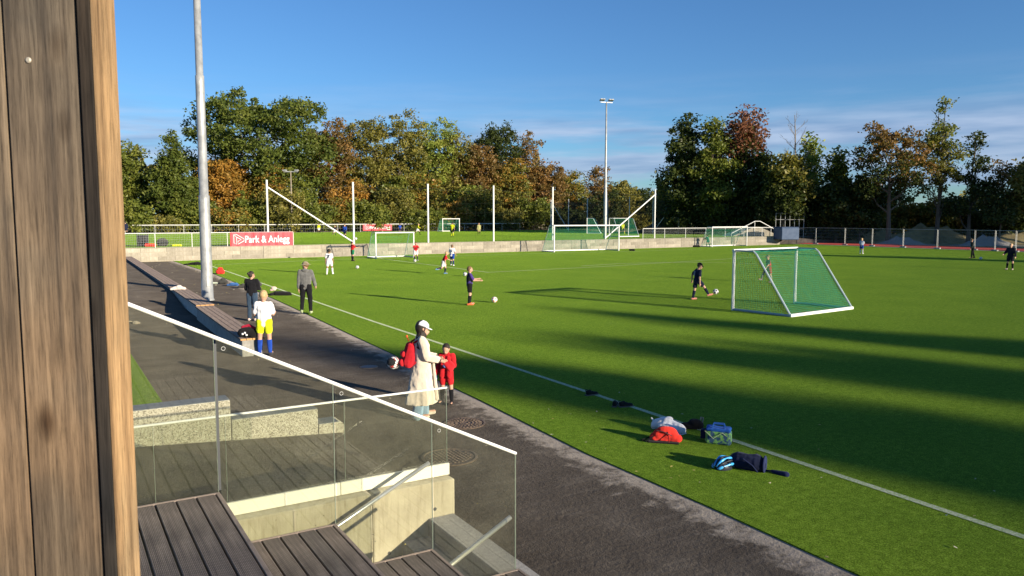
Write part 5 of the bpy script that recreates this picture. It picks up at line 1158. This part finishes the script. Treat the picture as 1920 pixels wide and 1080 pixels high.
# ------------------------------------------------------------------ bags, shoes and clothes
def base(px, py, nm, lb, cat, rot=0, z=0, group=None):
    x, y = put(px, py, z); return thingw(nm, lb, cat, x, y, z, rot=R(rot), group=group)
def shoe(px, py, rot, lb, col=(.02,.02,.022), z=0):
    t = base(px, py, 'shoe', lb, 'shoe', rot, group='dark shoes left on the touchline')
    blob('upper', [('c', Vector((0,-.09,.045)), .040, Vector((0,0,.05)), .038), ('c', Vector((0,0,.045)), .036, Vector((0,.10,.032)), .030), ('c', Vector((0,-.10,.07)), .034, Vector((0,-.05,.085)), .03)], cloth('shoe_black', col), t, .008)
    MB().slab([(-.04,-.14),(.04,-.14),(.048,.05),(.035,.135),(-.03,.135),(-.045,.05)], 0, .022).build('sole', mat('sole_rubber', (.10,.09,.085), .8), t)
    MB().tube([(0,-.13,.07),(0,-.145,.12),(0,-.11,.115)], .010, 5).build('heel_tab', cloth('shoe_black', col), t)
shoe(1110, 741, -60, 'single dark shoe on the touchline, farthest from the bags'); shoe(1154, 761, -20, 'dark shoe with pale toe, left of the pair on the touchline'); shoe(1174, 763, -70, 'dark shoe, right of the pair on the touchline')
t = base(1251, 808, 'plastic_bag', 'crumpled white plastic bag behind the red bag on the turf', 'bag', -25)
blob('bag_film', [('c', Vector((-.20,0,.07)), .07, Vector((0,.02,.13)), .085), ('c', Vector((0,.02,.12)), .085, Vector((.20,-.02,.06)), .07), ('c', Vector((-.05,-.05,.07)), .08, Vector((.12,-.05,.06)), .075), ('e', Vector((.02,.02,.18)), (.07,.05,.05))], cloth('white_plastic', (.74,.74,.76), .92), t, .009, disp=.09, bump_scale=.06)
MB().tube([(-.20,0,.12),(-.25,.02,.17),(-.22,.05,.1)], .012, 5).build('handle', cloth('white_plastic', (.74,.74,.76), .92), t)
MB().tube([(.1,-.1,.02),(.25,-.16,.012),(.3,-.05,.012),(.22,.02,.02)], .008, 4).build('strap', cloth('white_plastic', (.74,.74,.76), .92), t)
t = base(1247, 828, 'red_bag', 'red half-moon shaped nylon bag beside the white plastic bag', 'bag', -14)
blob('bag_body', [('c', Vector((-.17,0,.06)), .062, Vector((.17,0,.06)), .062), ('c', Vector((-.10,0,.10)), .075, Vector((.11,0,.10)), .080), ('e', Vector((.02,0,.15)), (.15,.08,.08))], cloth('scarlet_nylon', (.78,.05,.035), .85), t, .009, disp=.045, bump_scale=.07)
MB().tube([(-.12,-.07,.18),(0,-.095,.165),(.10,-.10,.12)], .006, 4).build('zip', dark_metal, t)
MB().tube([(-.16,-.06,.09),(-.27,-.12,.02),(-.34,-.04,.012),(-.2,.06,.05)], .012, 4, flat=.5).build('strap', cloth('black_base', (.012,.012,.014)), t)
MB().tube([(.04,-.085,.17),(.06,-.115,.06),(.06,-.10,.01)], .007, 4).build('seam', cloth('dark_red_seam', (.35,.02,.02)), t)
MB().bbox(-.24, .20, -.13, .10, 0, .022, .008).build('black_base', cloth('black_base', (.012,.012,.014)), t)
t = base(1298, 805, 'black_pouch', 'small black rucksack lying on the touchline right of the white bag', 'bag', -10)
blob('bag_body', [('c', Vector((-.14,0,.05)), .05, Vector((.10,0,.07)), .07), ('e', Vector((.04,0,.10)), (.11,.08,.07))], cloth('black_nylon', (.016,.015,.016)), t, .009, disp=.03, bump_scale=.07)
MB().tube([(.11,0,.13),(.13,0,.2),(.16,0,.19),(.15,0,.1)], .011, 5).build('carry_loop', cloth('grey_strap', (.2,.2,.2)), t)
t = base(1347, 831, 'sports_bag', 'blue and green patterned sports bag standing on the touchline', 'bag', -22)
blob('bag_body', [('b', -.18, .18, -.11, .11, .0, .20, .03)], mat('cloth_green_pattern', (.16,.36,.10), .85, (.03,.08,.16), 16, lo=.48, hi=.53, bump=.3), t, .010, disp=.03, bump_scale=.08)
blob('top_panel', [('b', -.175, .175, -.105, .105, .19, .235, .015)], cloth('cobalt', (.02,.11,.42)), t, .010, disp=.03, bump_scale=.08)
for s in (-1, 1): MB().tube([(-.09,s*.07,.22),(-.07,s*.03,.29),(.07,s*.03,.29),(.09,s*.07,.22)], .011, 5).build('handle', cloth('cobalt', (.02,.11,.42)), t)
MB().tube([(-.18,-.1,.19),(-.06,-.135,.10),(.06,-.12,.19),(.18,-.1,.10)], .006, 4).build('piping', cloth('piping_pale', (.4,.5,.3)), t)
MB().bbox(-.25,-.17,-.06,.06,.06,.19,.01).build('side_pocket', cloth('navy_nylon', (.014,.02,.055)), t)
t = base(1357, 879, 'cycle_helmet', 'light blue and black cycle helmet lying beside the navy bag', 'helmet', -60)
for i in range(7):
    a = -1.15+2.3*i/6
    pts = [((.118-.012*abs(a))*math.sin(a)*math.cos(q*.92), .155*math.sin(q), .025+.138*math.cos(a)*math.cos(q)+.012*math.sin(q)) for q in [(-1.25+2.35*k/10) for k in range(11)]]
    MB().tube(pts, [(.010 if i % 2 else .015)+.006*math.sin(k*1.3+i) for k in range(11)], 6).build('shell_rib', mat('helmet_blue', (.05,.36,.75), .3, spec=.6) if i % 2 == 0 else mat('helmet_black', (.02,.025,.035), .4), t, smooth=True)
for q in (-.6, .1, .75): MB().tube([(.118*math.sin(a)*math.cos(q), .155*math.sin(q), .02+.135*math.cos(a)*math.cos(q)) for a in [-1.3+2.6*k/8 for k in range(9)]], .010, 5).build('cross_rib', MATS['helmet_black'], t, smooth=True)
MB().ell((0,0,.03), (.092,.13,.105), 14).build('inner_shell', mat('helmet_black', (.02,.02,.03)), t, smooth=True)
MB().slab([(-.07,.11),(.07,.11),(.05,.19),(-.05,.19)], .03, .045).build('visor', mat('helmet_blue', (.05,.36,.75)), t)
t = base(1400, 880, 'navy_bag', 'navy round drawstring bag with trailing strap on the turf', 'bag', -30)
blob('bag_body', [('c', Vector((-.13,0,.10)), .10, Vector((.12,0,.105)), .115), ('c', Vector((-.2,.05,.07)), .06, Vector((-.1,.05,.12)), .07)], cloth('navy_nylon', (.014,.020,.055)), t, .009, disp=.05, bump_scale=.08)
MB().tube([(-.12,-.10,.12),(-.02,-.12,.17),(.1,-.125,.10),(.16,-.11,.02)], .010, 4).build('carry_strap', cloth('navy_pad', (.02,.03,.09)), t)
MB().lathe([(.105,0),(.112,.012),(.1,.02),(.02,.02)], 16).build('end_cap', cloth('navy_pad', (.02,.03,.09)), t, loc=(.215,0,.105), rot=(0,math.pi/2,0))
b = MB(); b.tube([(.16,0,.03),(.26,.02,.02),(.32,0,.03)], .012, 5); b.build('strap', cloth('navy_nylon', (.014,.02,.055)), t)
blob('strap_pad', [('c', Vector((.32,0,.03)), .022, Vector((.50,-.03,.025)), .038)], cloth('navy_pad', (.02,.03,.09)), t, .009)
for (px, py, nm, lb, cat, prs, col) in [
  (413, 514, 'red_bag', 'small upright red bag on the turf right of the steel pole', 'bag', [('c', Vector((-.12,0,.14)), .14, Vector((.12,0,.14)), .14), ('c', Vector((-.06,0,.3)), .10, Vector((.06,0,.3)), .10)], ('scarlet_nylon', (.78,.05,.035))),
  (362, 497, 'black_jacket', 'black jacket lying on the turf left of the steel pole', 'jacket', [('c', Vector((-.6,0,.04)), .05, Vector((.3,.1,.10)), .14), ('c', Vector((.2,0,.08)), .12, Vector((.65,0,.10)), .09)], ('black_nylon', (.016,.015,.016))),
  (436, 536, 'blue_jacket', 'blue jacket in the pile of clothes behind the woman in black', 'jacket', [('c', Vector((-.24,0,.05)), .05, Vector((.22,0,.06)), .065), ('e', Vector((0,0,.09)), (.16,.10,.07)), ('e', Vector((.16,.06,.10)), (.08,.07,.05))], ('faded_blue', (.05,.14,.36))),
  (419, 532, 'grey_bag', 'small dark rucksack at the left end of the pile of clothes', 'bag', [('c', Vector((-.15,0,.1)), .10, Vector((.12,0,.1)), .10), ('e', Vector((0,0,.2)), (.12,.1,.1))], ('charcoal', (.07,.07,.065))),
  (403, 532.5, 'white_bottle', 'small white and green bottle lying left of the pile of clothes', 'bottle', [('c', Vector((-.1,0,.05)), .05, Vector((.1,0,.05)), .045)], ('bottle_pale', (.5,.56,.45))),
  (456, 540, 'black_bag', 'dark bag and grey cloth behind the woman in the black sweater', 'bag', [('c', Vector((-.2,0,.06)), .07, Vector((.05,0,.09)), .09), ('e', Vector((.0,0,.15)), (.08,.08,.07))], ('charcoal', (.07,.07,.065))),
  (484, 539, 'boot_bag', 'grey and black bag right of the woman in the black sweater', 'bag', [('c', Vector((-.08,0,.1)), .09, Vector((.08,0,.14)), .10), ('e', Vector((0,0,.26)), (.10,.08,.09))], ('charcoal', (.07,.07,.065))),
  (523, 554, 'black_mat', 'flat black quilted bag lying on the turf by the touchline', 'bag', [('c', Vector((-.30,-.1,.05)), .07, Vector((-.1,.2,.09)), .09), ('c', Vector((-.1,0,.06)), .10, Vector((.45,0,.04)), .10), ('c', Vector((.0,.12,.08)), .10, Vector((.4,.1,.06)), .10)], ('black_nylon', (.016,.015,.016))),
  (514, 549, 'pale_cloth', 'pale pinkish cloth lying on the flat black bag', 'cloth', [('e', Vector((0,0,.2)), (.12,.09,.08)), ('c', Vector((-.14,0,.12)), .05, Vector((.02,0,.16)), .07)], ('pale_cloth', (.72,.56,.5))),
  (1185*1.0, 470.5, 'grey_bag', 'small dark bag at the foot of the wall right of the full size goal', 'bag', [('c', Vector((-.2,0,.1)), .1, Vector((.2,0,.1)), .1)], ('black_nylon', (.016,.015,.016))),
  (1306, 463.5, 'black_bag', 'black bag lying left of the goalkeeper in green', 'bag', [('c', Vector((-.3,0,.1)), .13, Vector((.25,0,.1)), .13)], ('black_nylon', (.016,.015,.016))),
  ]:
    t = base(px, py, nm, lb, cat); blob('cloth_body', prs, cloth(*col), t, .016, disp=.05, bump_scale=.10)
t = base(332, 543, 'pale_cloth', 'pale sweater left lying on the long bench', 'cloth', 20, z=.42)
blob('cloth_body', [('c', Vector((-.22,0,.03)), .045, Vector((.1,.02,.08)), .09), ('c', Vector((.05,0,.08)), .09, Vector((.28,.05,.03)), .045)], cloth('pale_sweater', (.70,.62,.56)), t, .012, disp=.06, bump_scale=.08)
t = base(464, 633, 'sports_bag', 'red and black sports bag on the near end of the short bench', 'bag', -12, z=.42)
blob('bag_body', [('c', Vector((-.14,0,.11)), .11, Vector((.16,0,.11)), .11), ('e', Vector((.02,.05,.16)), (.2,.12,.1))], cloth('black_nylon', (.016,.015,.016)), t, .012, disp=.05, bump_scale=.08)
blob('red_flap', [('c', Vector((-.14,.03,.24)), .035, Vector((.02,.05,.285)), .04), ('c', Vector((.02,.05,.285)), .04, Vector((.2,.02,.22)), .035)], cloth('crimson', (.42,.02,.05)), t, .011, disp=.02)
for q, (sx, sz) in enumerate(((-.06,.10),(-.0,.13),(.04,.08))): MB().ell((sx,-.11,sz), (.035,.02,.025), 8).build('white_patch', mat('white_print', (.8,.8,.8)), t, smooth=True)
for (px, py, nm, lb, prs, col) in [(282,463,'red_bag','low red bag on the upper pitch behind the railing',[('c', Vector((-.35,0,.12)), .13, Vector((.35,0,.12)), .13)],('scarlet_nylon', (.78,.05,.035))),
  (305,462,'black_bag','dark rounded bag on the upper pitch behind the railing',[('e', Vector((0,0,.3)), (.5,.3,.36))],('charcoal', (.07,.07,.065))),(331,462.5,'yellow_vest','bright yellow vest lying on the upper pitch behind the railing',[('c', Vector((-.35,0,.08)), .1, Vector((.35,0,.08)), .1)],YEL)]:
    t = base(px, py-.5, nm, lb, 'bag' if 'bag' in nm else 'vest', z=Z2); blob('cloth_body', prs, cloth(*col), t, .03, disp=.05, bump_scale=.2)
t = base(268, 462, 'net_bin', 'dark upright mesh ball cage behind the railing at the left', 'cage', z=Z2)
b = MB()
for i in range(12): a = 2*math.pi*i/12; b.tube([(.42*math.cos(a), .42*math.sin(a), 0), (.42*math.cos(a), .42*math.sin(a), 1.05)], .02, 4)
for zz in (.05,.3,.55,.8,1.05): b.tube([(.42*math.cos(a), .42*math.sin(a), zz) for a in [2*math.pi*i/12 for i in range(13)]], .02, 4, cap=False)
b.build('cage_frame', dark_metal, t); MB().lathe([(.38,0),(.38,.9)], 12).build('liner', mat('black_net_cloth', (.02,.02,.02)), t)
# fallen leaves and litter
rr = random.Random(21); b = MB()
def leaf(u, v, z, s):
    a = rr.random()*6.28; q = [(v+s*math.cos(a+k)*w_, u+s*math.sin(a+k)*w_, z+rr.random()*.012) for k, w_ in ((0,1),(1.4,.6),(3.14,1),(4.7,.55))]; b.add(q, [(0,1,2,3)], rr.randrange(2))
for i in range(45): u_ = rr.uniform(3, 11); leaf(u_, edge_v(u_)+rr.random()**1.5*4, .012, rr.uniform(.014,.03))
for i in range(60): u_ = rr.uniform(30, 60); leaf(u_, edge_v(u_)-rr.uniform(.4,2.6), .0, rr.uniform(.04,.09))
for i in range(50): leaf(rr.uniform(14.2,20), rr.uniform(-1,1.6), .022, rr.uniform(.02,.04))
for i in range(60): u_ = rr.uniform(5, 30); leaf(u_, rr.uniform(1.8, edge_v(u_)), -.002, rr.uniform(.010,.022))
o = b.build('fallen_leaves', [mat('yellow_leaf', (.50,.42,.12), .8), mat('pale_leaf', (.55,.50,.36), .8)]); o.rotation_euler = (0,0,TH); tag(o, 'scattered small fallen leaves on turf and asphalt', 'leaves', kind='stuff')

# ------------------------------------------------------------------ bake the modifiers of the small shapes
dg = bpy.context.evaluated_depsgraph_get()
new = [(o, bpy.data.meshes.new_from_object(o.evaluated_get(dg))) for o in PENDING]
for o, me in new:
    mt = o.data.materials[0]; o.modifiers.clear(); o.data = me; me.materials.clear(); me.materials.append(mt)
    me.polygons.foreach_set('use_smooth', [True]*len(me.polygons))
